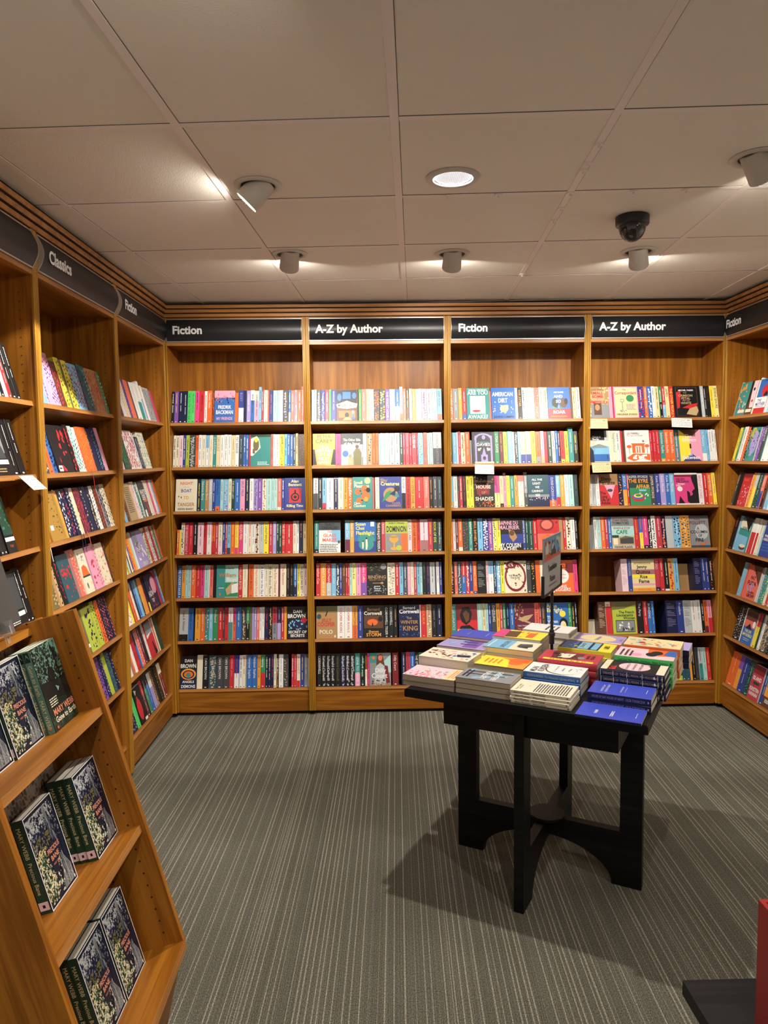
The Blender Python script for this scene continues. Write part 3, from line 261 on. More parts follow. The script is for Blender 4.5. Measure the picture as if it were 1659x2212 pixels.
'HELEN':'hp|R,wh,.0,0,1,.05|R,dr,0,.05,1,.12|T,HELEN,nv,.25,.19,.07,.4|T,FIELDING,nv,.34,.27,.07,.58|T,Bridget,wh,.28,.34,.05,.4|T,Diary,wh,.15,.39,.05,.2|E,wh,.2,.5,.12,.08|P,bk,.72,.12 .82,.05 1,.05 1,.98 .6,.98 .5,.8 .75,.68 .72,.58 .85,.5 .8,.35 .76,.28|P,bk,.5,.55 .62,.62 .68,.98 .5,.9|P,bk,.1,.98 .18,.72 .4,.98|R,wh,0,.96,1,1',
'FRIED':'lg|R,gy,0,0,1,.3|R,mi,0,.3,1,.6|R,bg,0,.62,1,.9|R,dk,0,.58,.3,.66|R,dg,.35,.66,.95,.85|P,ol,.3,.7 .6,.6 .95,.66|R,iv,.05,.68,.25,.88|T,Fried Green,dr,.42,.1,.07,.7|T,TOMATOES,dk,.42,.2,.09,.75|T,WHISTLE STOP,rd,.45,.36,.06,.75|T,CAFE,gn,.45,.48,.12,.5|T,FANNIE FLAGG,br,.48,.95,.06,.8',
'COLUMN':'gy|R,dg,0,0,1,.1|E,lg,.6,.5,.35,.25|T,KEN,br,.4,.1,.07,.4|T,FOLLETT,br,.42,.22,.1,.85|T,A,br,.42,.4,.1,.12|T,COLUMN,bk,.45,.51,.09,.9|T,OF,bk,.5,.63,.08,.2|T,FIRE,bk,.45,.76,.1,.55|B,or,12,.12,3,.1,.82,.9,.95|R,dt,0,.93,1,1',
'JENNY':'cr|R,gy,0,0,1,.05|R,mv,.0,.33,1,.48|R,ye,0,.48,1,.6|R,pk,0,.76,1,.82|R,am,0,.9,1,1|T,Jenny,bk,.45,.24,.1,.6|T,Quinns,bk,.48,.4,.11,.75|T,Rise,bk,.5,.55,.1,.45|T,Fame,bk,.5,.69,.11,.6|T,OLIVIA FORD,or,.5,.95,.05,.7|L,br,.1,.1,.9,.16,2',
'FRENCH':'lm|R,ol,0,0,1,.1|P,ol,0,.1 1,.1 .5,.22 0,.26|R,bk,.12,.58,.92,.95|R,gy,.14,.6,.9,.93|B,wh,14,.16,5,.25,.62,.7,.9|B,dg,10,.14,6,.2,.8,.85,.92|T,The French,dk,.6,.33,.08,.65|T,Lieutenants,dk,.52,.42,.08,.85|T,Woman,dk,.7,.51,.08,.55',
'LEAF':'bk|B,rd,13,.2,5,.3,.05,.97,.97|R,wh,.05,.85,.3,.97|L,bk,.1,.87,.25,.95,1',
'GOLD':'go|B,bk,30,.06,3,.4,.1,.8,.9|R,wh,.1,.68,.3,.78|R,bk,.85,.05,.86,.95',
'CATS':'dt|B,rd,26,.16,4,.05,.2,.95,.85|T,W,sa,.4,.9,.04,.1',
'FOX':'iv|P,or,.1,.6 .2,.4 .5,.36 .75,.42 .95,.62|R,dk,.08,.6,.97,.64|R,iv,.1,.66,.95,.95|E,ol,.35,.83,.09,.07|B,gy,10,.1,3,.1,.08,.9,.3|B,am,8,.07,4,.8,.65,.97,.95',
'DICE':'pk|B,cm,9,.26,8,.1,.15,.9,.95',
'VINES':'iv|B,or,24,.16,2,.1,.05,.9,.95|R,or,.04,.97,.96,.98',
'LIME':'lm|R,ol,0,0,.15,1|B,nv,36,.14,6,.4,.06,.9,.94|R,wh,.02,.78,.14,.86|R,nv,.93,.04,.94,.96',
'BACK1':'bg|L,dg,.15,.1,.85,.8,14',
'BACK2':'lv|R,gy,0,0,.4,.4|B,wh,14,.2,3,.1,.3,.9,.8|R,lg,.3,.86,.8,.97|L,dg,.15,.3,.5,.6,7',
'TESER':'dg|T,WHITE,wh,.5,.3,.14,.95|T,SER,wh,.5,.45,.14,.7|R,or,.3,.52,.9,.58|B,rd,12,.2,3,.4,.6,.9,.95|R,wh,0,.8,.3,1',
'HOW':'nv|T,HOW,wh,.35,.55,.16,.5|T,I,wh,.35,.4,.1,.1|E,pk,.75,.35,.25,.25|B,cm,8,.14,3,.2,.6,.9,.95|T,TO,wh,.35,.75,.1,.25',
'RED':'rd|R,gy,0,0,1,.35|P,wh,0,.35 .8,.3 0,.45|P,bk,.55,.6 .65,.58 .8,.8 .98,.9 .98,1 .6,.95|B,lg,4,.1,2,.8,.9,1,1',
'SILH':'bk|E,rd,.3,.6,.3,.3|R,rd,.2,.25,.35,.5|P,wh,.1,.05 .4,.1 .2,.2|R,wh,.6,.9,.95,.98',
'PENG1':'bk|R,gy,.0,.05,.95,.6|E,lv,.5,.2,.4,.12|P,dg,.2,.7 .5,.4 .8,.45 .95,.7|R,wh,0,.72,1,.8|L,bg,.3,.86,.8,.95,2',
'PENG2':'bk|R,dk,0,.0,1,.68|B,gn,20,.2,3,.05,.1,.9,.6|R,wh,0,.72,1,.79|T,TYSEY,or,.5,.88,.04,.4',
'PENG3':'bk|R,dg,0,.05,1,.7|E,wh,.25,.25,.14,.08|P,wh,.1,.35 .4,.38 .55,.52 .4,.65 .25,.62|R,wh,0,.74,1,.82|L,wh,.3,.88,.7,.95,2',
'PAINT':'te|B,am,16,.2,3,.05,.05,.7,.7|B,iv,10,.16,4,.3,.6,.9,.95|B,cm,6,.14,5,.3,.75,.9,.98|R,iv,.3,.84,.95,.93',
'WOMAN':'br|P,lp,.3,0 1,0 1,.8 .5,.8 .35,.4|E,bk,.6,.25,.14,.05|E,cm,.7,.6,.14,.04|P,bk,0,0 .35,0 .3,.5 .1,.8|R,iv,.1,.84,.95,.93',
'MOT':'bl|E,rd,.7,.35,.35,.18|P,bk,.6,.45 .8,.35 .95,.45 .9,.5 .6,.5|R,wh,0,.53,1,.84|R,rd,0,.84,1,1|T,THE,db,.35,.62,.08,.4|T,MOTHER,db,.5,.73,.09,.85|L,bk,.15,.79,.85,.82,1|T,ANNIE,nv,.55,.05,.04,.5',
'TREES':'te|E,lm,.3,.2,.3,.2|E,lv,.6,.45,.4,.35|B,bk,24,.14,5,.05,.05,.95,.95|R,lv,.35,.72,.65,.85|B,gn,10,.16,6,.0,.75,.4,1',
'RAGE':'rd|R,dr,0,0,1,.12|T,RAGE,or,.4,.2,.07,.6|B,pk,30,.12,4,.05,.35,.95,.95|B,am,10,.1,6,.6,.5,.95,.9',
'SONS':'te|P,iv,0,.05 .9,.1 .9,.35 0,.3|P,bk,.3,.0 1,0 .8,.4|E,iv,.55,.83,.28,.08|E,br,.55,.88,.25,.06|P,sk,0,.5 .9,.55 .9,1 0,1|E,br,.6,.88,.28,.07|E,iv,.6,.83,.25,.05|T,SONS,dk,.45,.3,.08,.6',
'GREG':'db|E,am,.5,.2,.14,.1|T,PHILIPPA,iv,.5,.4,.07,.8|T,GREGORY,iv,.5,.5,.07,.85|L,bl,.1,.6,.9,.85,3',
'FAURIA':'sa|P,br,.3,0 1,0 1,.55|T,FAT,bk,.5,.36,.1,.5|T,FURIA,bk,.5,.52,.12,.75|B,lv,10,.2,4,.2,.5,.7,.85|T,LAUREN,bk,.62,.78,.06,.5|T,GROFF,bk,.62,.88,.09,.65|B,bk,6,.1,3,.4,.1,.7,.25',
'HAIG':'bl|R,br,0,0,1,.3|T,MATT HAIG,bk,.5,.12,.09,.85|R,sa,0,.3,1,.5|E,wh,.85,.38,.12,.1|P,bk,.2,.55 .5,.38 .75,.55|T,THE LIFE,ly,.5,.62,.08,.6|T,IMPOSSIBLE,ly,.5,.73,.08,.85|L,lg,.25,.82,.8,.92,2',
'HANNAH':'cm|R,dr,0,0,1,.25|T,ISLAND,wh,.5,.38,.11,.8|R,dk,.25,.48,.8,.56|R,dk,.35,.42,.38,.62|T,KRISTIN,wh,.5,.7,.11,.85|T,HANNAH,wh,.5,.84,.11,.8',
'KRIS':'tn|R,iv,0,0,1,.2|R,br,0,.7,1,1|R,am,0,.45,1,.7|T,KRISTIN,wh,.55,.82,.1,.7',
'FLORAL':'lp|B,sa,30,.1,3,.3,.05,.98,.8|B,hp,24,.08,4,.45,.5,.98,.98|B,sk,24,.09,5,.3,.05,.98,.95|B,am,14,.07,6,.2,.2,.8,.8|R,cr,0,0,1,.24|L,sa,.1,.04,.9,.18,3',
'TREEC':'lg|R,ol,0,0,.08,1|R,gy,.08,0,1,1|B,sk,14,.2,3,.1,.1,.9,.9|P,dg,.2,.1 .3,.1 .35,.9 .25,.9|P,dg,.5,.2 .55,.2 .58,.95 .48,.9|T,THE OTHER,wh,.5,.35,.1,.8|T,VALLEY,wh,.5,.55,.1,.8|L,nv,.2,.8,.9,.95,2',
'HEART':'iv|T,Heart Lamp,dg,.35,.08,.045,.5|T,Banu Mushtaq,dg,.35,.13,.025,.35|E,gy,.5,.25,.02,.015|L,dg,.08,.36,.92,.94,13',
'VAIM':'in|T,VAIM,wh,.4,.28,.05,.3|L,wh,.2,.5,.6,.56,2|T,Jon Fosse,wh,.4,.53,.025,.3|L,wh,.3,.88,.65,.9,1',
'HOUSE':'in|T,HOUSE OF DAY,wh,.45,.2,.035,.6|T,HOUSE OF NIGHT,wh,.48,.27,.035,.65|T,OLGA TOKARCZUK,wh,.5,.5,.025,.5|L,wh,.3,.56,.7,.57,1|L,wh,.4,.88,.7,.9,1',
'DREAM':'nv|R,iv,.06,.02,.94,.12|R,iv,.06,.86,.94,.98|R,bk,.06,.12,.94,.86|R,lm,.06,.115,.94,.125|B,rd,8,.2,3,.1,.14,.5,.24|E,lp,.5,.5,.35,.24|B,lp,18,.14,4,.2,.3,.8,.72|T,DREAMERS OF,nv,.5,.4,.04,.6|T,THE FULL MOON,nv,.5,.5,.04,.6|T,COFFEE SHOP,nv,.5,.6,.04,.6|B,bg,30,.012,5,.08,.14,.92,.84|T,ETERNITY,iv,.5,.07,.035,.7',
'SOULS':'lp|P,or,.3,.55 1,.5 1,.95 .4,.9|E,pk,.3,.35,.16,.1|E,bk,.45,.6,.22,.1|E,bk,.65,.68,.2,.1|P,bl,.5,.8 1,.85 1,1 .4,1|L,dg,.1,.05,.8,.3,3|T,Under a Full Moon,rd,.5,.18,.04,.7',
'KUND':'wh|T,MILAN,bk,.35,.14,.11,.5|T,KUNDERA,bk,.55,.27,.11,.75|E,br,.5,.62,.42,.3|E,wh,.53,.64,.41,.3|T,The Unbearable,br,.55,.5,.04,.6|T,Lightness,br,.55,.62,.04,.4|T,of Being,br,.55,.74,.04,.35|B,lv,6,.07,3,.5,.82,.8,.95|R,bl,0,0,.02,1',
'HOOK':'cm|R,ye,.04,.08,.19,.92|V,rd,.115,.5,.075,.78,H O O K E D|P,ma,.22,.2 .85,.15 .9,.7 .25,.65|P,iv,.3,.3 .75,.28 .8,.55 .35,.5|B,bk,16,.12,3,.25,.2,.8,.65|E,gy,.45,.68,.12,.06|T,ASAKO,bk,.6,.78,.05,.4|T,YUZUKI,bk,.6,.86,.05,.45',
'SUN':'am|P,or,0,0 .4,.05 .5,.35 .2,.45 0,.3|P,ye,.3,.4 1,.3 1,1 0,1 .1,.6|E,or,.4,.25,.3,.14|L,or,.3,.5,.8,.85,4',
'PARTY':'iv|B,pk,22,.12,3,.1,.1,.9,.9|B,bl,14,.14,4,.1,.05,.9,.4|B,ma,18,.12,5,.2,.45,.8,.95|B,am,10,.1,6,.1,.1,.9,.9|P,nv,.4,.1 .6,.08 .7,.3 .5,.35',
'CROWS':'lg|R,iv,0,0,1,.5|P,dg,.2,.15 .5,.1 .7,.2 .6,.4 .3,.38|P,bk,.5,.2 .75,.15 .7,.4|R,sk,0,.5,1,1|T,THE STUDENT,nv,.5,.65,.09,.8|R,wh,.05,.9,.95,.92',
'CASTLE':'lv|R,pu,.1,.2,.9,.5|R,db,.2,.3,.35,.6|R,db,.5,.25,.6,.6|R,nv,0,0,.1,1|B,sk,10,.14,3,.1,.6,.9,.95',
'INDIGO':'in|L,wh,.3,.3,.7,.32,1|L,wh,.3,.7,.7,.72,1',
'YELLOW':'ye|B,or,20,.14,3,.1,.1,.9,.9|P,br,.1,.55 .9,.5 .95,.75 .2,.8|P,hp,.0,.8 1,.75 1,1 0,1|R,or,.2,.2,.8,.35',
'WHITEB':'wh|L,bk,.2,.3,.8,.6,3',
'STONES':'ye|R,nv,.05,.0,.95,.75|R,bl,.1,.05,.9,.3|R,sk,.1,.35,.9,.55|T,DANCE,nv,.5,.42,.07,.6|R,sk,.1,.6,.9,.72|B,ye,8,.1,3,.1,.1,.9,.5|T,LIES,bk,.5,.86,.09,.5',
'OVAL':'lv|R,iv,0,0,.1,1|E,cr,.5,.5,.4,.35|P,gy,.2,.45 .75,.5 .7,.55 .3,.53|R,iv,0,.0,1,.06|T,NORD,rd,.5,.94,.04,.3',
'KIDS':'cr|B,sk,16,.13,3,.05,.05,.95,.95|B,or,16,.12,4,.05,.05,.95,.95|B,gy,10,.1,5,.05,.05,.95,.95|E,rd,.4,.3,.1,.06',
'LILAC':'lv|B,wh,5,.1,2,.1,.1,.9,.9',
'WEBB':'dk2|F,mi2,420,.035,11,.02,.02,.98,.46|F,mg,160,.04,14,.1,.0,.9,.4|F,bk,260,.05,12,.02,.02,.98,.5|P,bk,0,.42 .4,.44 1,.62 1,1 0,1|P,dk2,0,.6 .6,.68 1,.7 1,1 0,1|W,mg,60,.02,.8,.98,.99,.004,5|P,mi2,.72,0 .98,0 1,.22 .85,.14|F,dk2,20,.05,3,.72,.02,.95,.2|E,bk,.5,.38,.12,.09|P,mi2,.5,.52 .62,.56 .54,.6|L,iv,.12,.62,.45,.73,4|T,MARY WEBB,pe,.55,.79,.075,.84|T,Gone to Earth,iv,.55,.88,.065,.84|E,or,.12,.96,.025,.018',
'BANE':'nv2|F,lg,170,.042,21,.05,.05,.6,.24|F,lg,90,.038,31,.5,.05,.95,.2|F,gy,110,.034,22,.05,.2,.95,.45|F,nv,40,.06,41,.05,.06,.9,.4|P,gy,.62,.05 .7,.05 .78,.42 .82,.66 .95,.8 .95,.97 .55,.97 .66,.8 .64,.6|W,nv2,50,.58,.1,.9,.96,.008,7|F,ol,150,.035,23,.05,.3,.62,.6|F,mi2,160,.032,26,.04,.45,.6,.92|F,cr,230,.030,25,.04,.4,.42,.92|F,iv,90,.036,24,.05,.62,.7,.97|F,vz,40,.06,27,.05,.4,.5,.97|P,nv2,.36,.46 .62,.42 .8,.48 .82,.6 .62,.64 .56,.76 .4,.72|T,PRECIOUS,pe,.59,.5,.052,.42|T,BANE,pe,.57,.58,.052,.28|T,MARY WEBB,pe,.56,.65,.022,.22|W,lg,10,.64,.82,.88,.93,.008,3,.2|R,wh,0,0,1,.012|R,wh,0,.988,1,1|R,wh,0,0,.018,1|R,wh,.982,0,1,1|E,wh,.92,.95,.02,.02'}

# ------------------------------------------------------------------ mesh building
class MB:
    def __init__(s): s.v = []; s.f = []; s.c = []; s.m = []
    def poly(s, pts, c=None, mi=0):
        n = len(s.v); s.v += [tuple(p) for p in pts]; s.f.append(tuple(range(n, n+len(pts)))); s.c.append(c or (1, 1, 1)); s.m.append(mi)
    def box(s, x0, x1, y0, y1, z0, z1, c=None, mi=0, T=None):
        p = [(x0, y0, z0), (x1, y0, z0), (x1, y1, z0), (x0, y1, z0), (x0, y0, z1), (x1, y0, z1), (x1, y1, z1), (x0, y1, z1)]
        if T is not None: p = [tuple(T @ Vector(q)) for q in p]
        n = len(s.v); s.v += p
        for f in ((3, 2, 1, 0), (4, 5, 6, 7), (0, 1, 5, 4), (1, 2, 6, 5), (2, 3, 7, 6), (3, 0, 4, 7)):
            s.f.append(tuple(n+i for i in f)); s.c.append(c or (1, 1, 1)); s.m.append(mi)
    def prism(s, prof, a, b, axis='x', c=None, mi=0):
        def P(t, p): return {'x': (t, p[0], p[1]), 'y': (p[0], t, p[1]), 'z': (p[0], p[1], t)}[axis]
        n = len(s.v); k = len(prof); s.v += [P(a, p) for p in prof]+[P(b, p) for p in prof]
        s.f.append(tuple(range(n+k-1, n-1, -1))); s.f.append(tuple(range(n+k, n+2*k)))
        for i in range(k): j = (i+1) % k; s.f.append((n+i, n+j, n+k+j, n+k+i))
        s.c += [c or (1, 1, 1)]*(k+2); s.m += [mi]*(k+2)
    def lathe(s, prof, seg=32, T=None, c=None, mi=0, close=False):
        n = len(s.v); k = len(prof)
        for i in range(seg):
            a = 2*PI*i/seg
            for r, z in prof:
                p = Vector((r*math.cos(a), r*math.sin(a), z)); s.v.append(tuple(T @ p if T is not None else p))
        for i in range(seg):
            j = (i+1) % seg
            for q in range(k-1): s.f.append((n+i*k+q, n+j*k+q, n+j*k+q+1, n+i*k+q+1)); s.c.append(c or (1, 1, 1)); s.m.append(mi)
    def disc(s, r, z, seg=24, T=None, c=None, mi=0, down=False):
        pts = []
        for i in range(seg):
            a = 2*PI*i/seg*(-1 if down else 1); p = Vector((r*math.cos(a), r*math.sin(a), z)); pts.append(T @ p if T is not None else p)
        s.poly(pts, c, mi)
    def add(s, o, T=None):
        n = len(s.v); s.v += [tuple(T @ Vector(p)) for p in o.v] if T is not None else o.v
        s.f += [tuple(n+i for i in f) for f in o.f]; s.c += o.c; s.m += o.m
    def build(s, name, mats, parent=None, M=None, smooth=False):
        me = bpy.data.meshes.new(name); me.from_pydata(s.v, [], s.f)
        for m in (mats if isinstance(mats, (list, tuple)) else [mats]): me.materials.append(m)
        me.polygons.foreach_set('material_index', s.m)
        if any(m in (M_print, M_page) for m in me.materials):
            a = me.color_attributes.new('tint', 'FLOAT_COLOR', 'CORNER'); buf = []
            for f, c in zip(s.f, s.c): buf += [c[0], c[1], c[2], 1.0]*len(f)
            a.data.foreach_set('color', buf)
        if smooth: me.polygons.foreach_set('use_smooth', [True]*len(s.f))
        me.update(); o = bpy.data.objects.new(name, me); COL.objects.link(o)
        if parent is not None: o.parent = parent
        if M is not None:
            if parent is not None: o.matrix_local = M
            else: o.matrix_world = M
        return o
def empty(name, M):
    o = bpy.data.objects.new(name, None); COL.objects.link(o); o.empty_display_size = 0.05; o.matrix_world = M; return o
def tag(o, label=None, cat=None, group=None, kind=None):
    if label: o['label'] = label
    if cat: o['category'] = cat
    if group: o['group'] = group
    if kind: o['kind'] = kind
    return o
def smooth_angle(o, deg=40):
    me = o.data; me.polygons.foreach_set('use_smooth', [True]*len(me.polygons))
    try: me.set_sharp_from_angle(angle=math.radians(deg))
    except Exception: pass
T3 = Matrix.Translation
def RX(a): return Matrix.Rotation(math.radians(a), 4, 'X')
def RZ(a): return Matrix.Rotation(math.radians(a), 4, 'Z')

# ------------------------------------------------------------------ lettering
GLY = {}
def make_glyphs(chars, off):
    cu = bpy.data.curves.new('glyph', 'FONT'); cu.resolution_u = 4 if off > 0.03 else 2; cu.offset = off; cu.size = 1.0
    o = bpy.data.objects.new('glyph', cu); COL.objects.link(o)
    def get(t):
        cu.body = t; bpy.context.view_layer.update(); ev = o.evaluated_get(bpy.context.evaluated_depsgraph_get()); me = ev.to_mesh()
        vs = [(p.co.x, p.co.y) for p in me.vertices]; fs = [tuple(p.vertices) for p in me.polygons]; ev.to_mesh_clear(); return vs, fs
    def wid(t):
        vs, _ = get(t); return max(x for x, y in vs)-min(x for x, y in vs)
    hh = wid('HH')
    cap = max(y for x, y in get('H')[0])
    for ch in chars:
        vs, fs = get(ch)
        if not vs: continue
        adv = wid('H'+ch+'H')-hh
        GLY[(ch, off)] = ([(x/cap, y/cap) for x, y in vs], fs, adv/cap)
    GLY[(' ', off)] = ([], [], 0.42)
    bpy.data.objects.remove(o); bpy.data.curves.remove(cu)
CH = 'ABCDEFGHIJKLMNOPQRSTUVWXYZabcdefghijklmnopqrstuvwxyz?.-,'
make_glyphs(CH, 0.0); make_glyphs(CH, 0.022); make_glyphs('AZClFacehinorstuby-', 0.034)
def text(mb, s, h, wmax, place, c, off=0.022, mi=0, align=0.5, stretch=0.0):
    """place(x, y) -> point; x along the line, y up; centred on (0,0) unless align=0"""
    W_ = sum(GLY.get((ch, off), GLY[(' ', off)])[2] for ch in s)
    if W_ <= 0: return
    kx = min(h, wmax/W_) if stretch == 0 else max(min(h*1.5, wmax/W_), 0.0)
    x = -W_*kx*align
    for ch in s:
        g = GLY.get((ch, off))
        if g is None: x += 0.4*kx; continue
        n = len(mb.v); mb.v += [tuple(place(x+a*kx, (b-0.5)*h)) for a, b in g[0]]
        for f in g[1]: mb.f.append(tuple(n+i for i in f)); mb.c.append(c); mb.m.append(mi)
        x += g[2]*kx
def art(mb, ops, place, asp):
    """place(u, v, layer): u right 0..1, v down 0..1; asp = width/height"""
    L = 1
    for op in ops.split('|'):
        a = op.split(','); k = a[0]; L += 1
        if len(a) == 1:
            mb.poly([place(0, 1, 1), place(1, 1, 1), place(1, 0, 1), place(0, 0, 1)], PAL[k]); continue
        if k == 'T':
            c = PAL[a[2]]; cx, cy, h, wm = map(float, a[3:7]); off = 0.022 if h > 0.045 else 0.0
            text(mb, a[1], h, wm/1.0*asp if False else wm*asp, lambda x, y: place(cx+x/asp, cy-y, L), c, off)
            continue
        c = PAL[a[1]]
        if k == 'R':
            x0, y0, x1, y1 = map(float, a[2:6]); mb.poly([place(x0, y1, L), place(x1, y1, L), place(x1, y0, L), place(x0, y0, L)], c)
        elif k == 'E':
            cx, cy, rx, ry = map(float, a[2:6])
            mb.poly([place(min(1, max(0, cx+rx*math.cos(-t*PI/11))), min(1, max(0, cy+ry*math.sin(-t*PI/11))), L) for t in range(22)], c)
        elif k == 'P':
            pts = [tuple(float(q) for q in p.split(',')) for p in ','.join(a[2:]).split(' ')]
            ar = sum(p[0]*q[1]-q[0]*p[1] for p, q in zip(pts, pts[1:]+pts[:1]))
            if ar > 0: pts = pts[::-1]
            mb.poly([place(min(1, max(0, x)), min(1, max(0, y)), L) for x, y in pts], c)
        elif k == 'B':
            n, sz, sd = int(a[2]), float(a[3]), int(a[4]); x0, y0, x1, y1 = map(float, a[5:9]); R = random.Random(sd*7+n)
            for i in range(n):
                cx, cy = R.uniform(x0, x1), R.uniform(y0, y1); t0 = R.uniform(0, 2*PI); q = R.randint(5, 8); s_ = sz*R.uniform(0.35, 0.75)
                el = R.uniform(0.35, 0.8); pts = []
                for j in range(q):
                    t = -2*PI*j/q; rr = s_*R.uniform(0.6, 1.1); px, py = rr*math.cos(t), rr*el*math.sin(t)
                    x, y = px*math.cos(t0)-py*math.sin(t0), px*math.sin(t0)+py*math.cos(t0)
                    pts.append(place(min(x1, max(x0, cx+x)), min(y1, max(y0, cy+y*asp)), L+0.01*(i % 5)))
                mb.poly(pts, c)
        elif k == 'V':
            cx, cy, h, wm = map(float, a[2:6])
            text(mb, a[0+6] if len(a) > 6 else '', h, wm, lambda x, y: place(cx+y/asp, cy+x, L), PAL[a[1]], 0.022)
        elif k == 'F':
            n, sz, sd = int(a[2]), float(a[3]), int(a[4]); x0, y0, x1, y1 = map(float, a[5:9]); R = random.Random(sd*13+n)
            for i in range(n):
                cx, cy = R.uniform(x0, x1), R.uniform(y0, y1); t0 = R.uniform(0, 2*PI); s_ = sz*R.uniform(0.45, 1.0); np_ = R.choice((4, 5, 5, 6)); pts = []
                for j in range(np_*2):
                    t = t0-PI*j/np_; rr = s_*(1.0 if j % 2 == 0 else 0.38)
                    pts.append(place(min(x1, max(x0, cx+rr*math.cos(t))), min(y1, max(y0, cy+rr*math.sin(t)*asp)), L+0.02*(i % 9)))
                mb.poly(pts, c)
        elif k == 'W':
            n = int(a[2]); x0, y0, x1, y1, wd = map(float, a[3:8]); sd = int(a[8]); tl = float(a[9]) if len(a) > 9 else 0; R = random.Random(sd)
            for i in range(n):
                xc = R.uniform(x0, x1); ya = R.uniform(y0, y0+(y1-y0)*0.7); yb = min(y1, ya+(y1-y0)*R.uniform(0.2, 0.6)); ph = R.uniform(0, 6); am = R.uniform(0.005, 0.03); q = 8
                cl = [(xc+am*math.sin(ph+3*j/q*2)+tl*(ya+(yb-ya)*j/q-y0), ya+(yb-ya)*j/q) for j in range(q+1)]
                for (xa, ya_), (xb, yb_) in zip(cl, cl[1:]):
                    mb.poly([place(min(1, max(0, xx)), yy, L+0.02*(i % 9)) for xx, yy in ((xa, ya_), (xb, yb_), (xb+wd, yb_), (xa+wd, ya_))], c)
        elif k == 'L':
            x0, y0, x1, y1 = map(float, a[2:6]); n = int(a[6]); R = random.Random(n+int(x0*50)); hh = (y1-y0)/max(1, n)
            for i in range(n):
                x = x0; yy = y0+i*hh+hh*0.25; e = x1-(R.uniform(0, 0.2)*(x1-x0) if n > 1 else 0)
                while x < e-0.01:
                    wd = min(R.uniform(0.03, 0.11), e-x); mb.poly([place(x, yy+hh*0.45, L), place(x+wd, yy+hh*0.45, L), place(x+wd, yy, L), place(x, yy, L)], c); x += wd+0.018
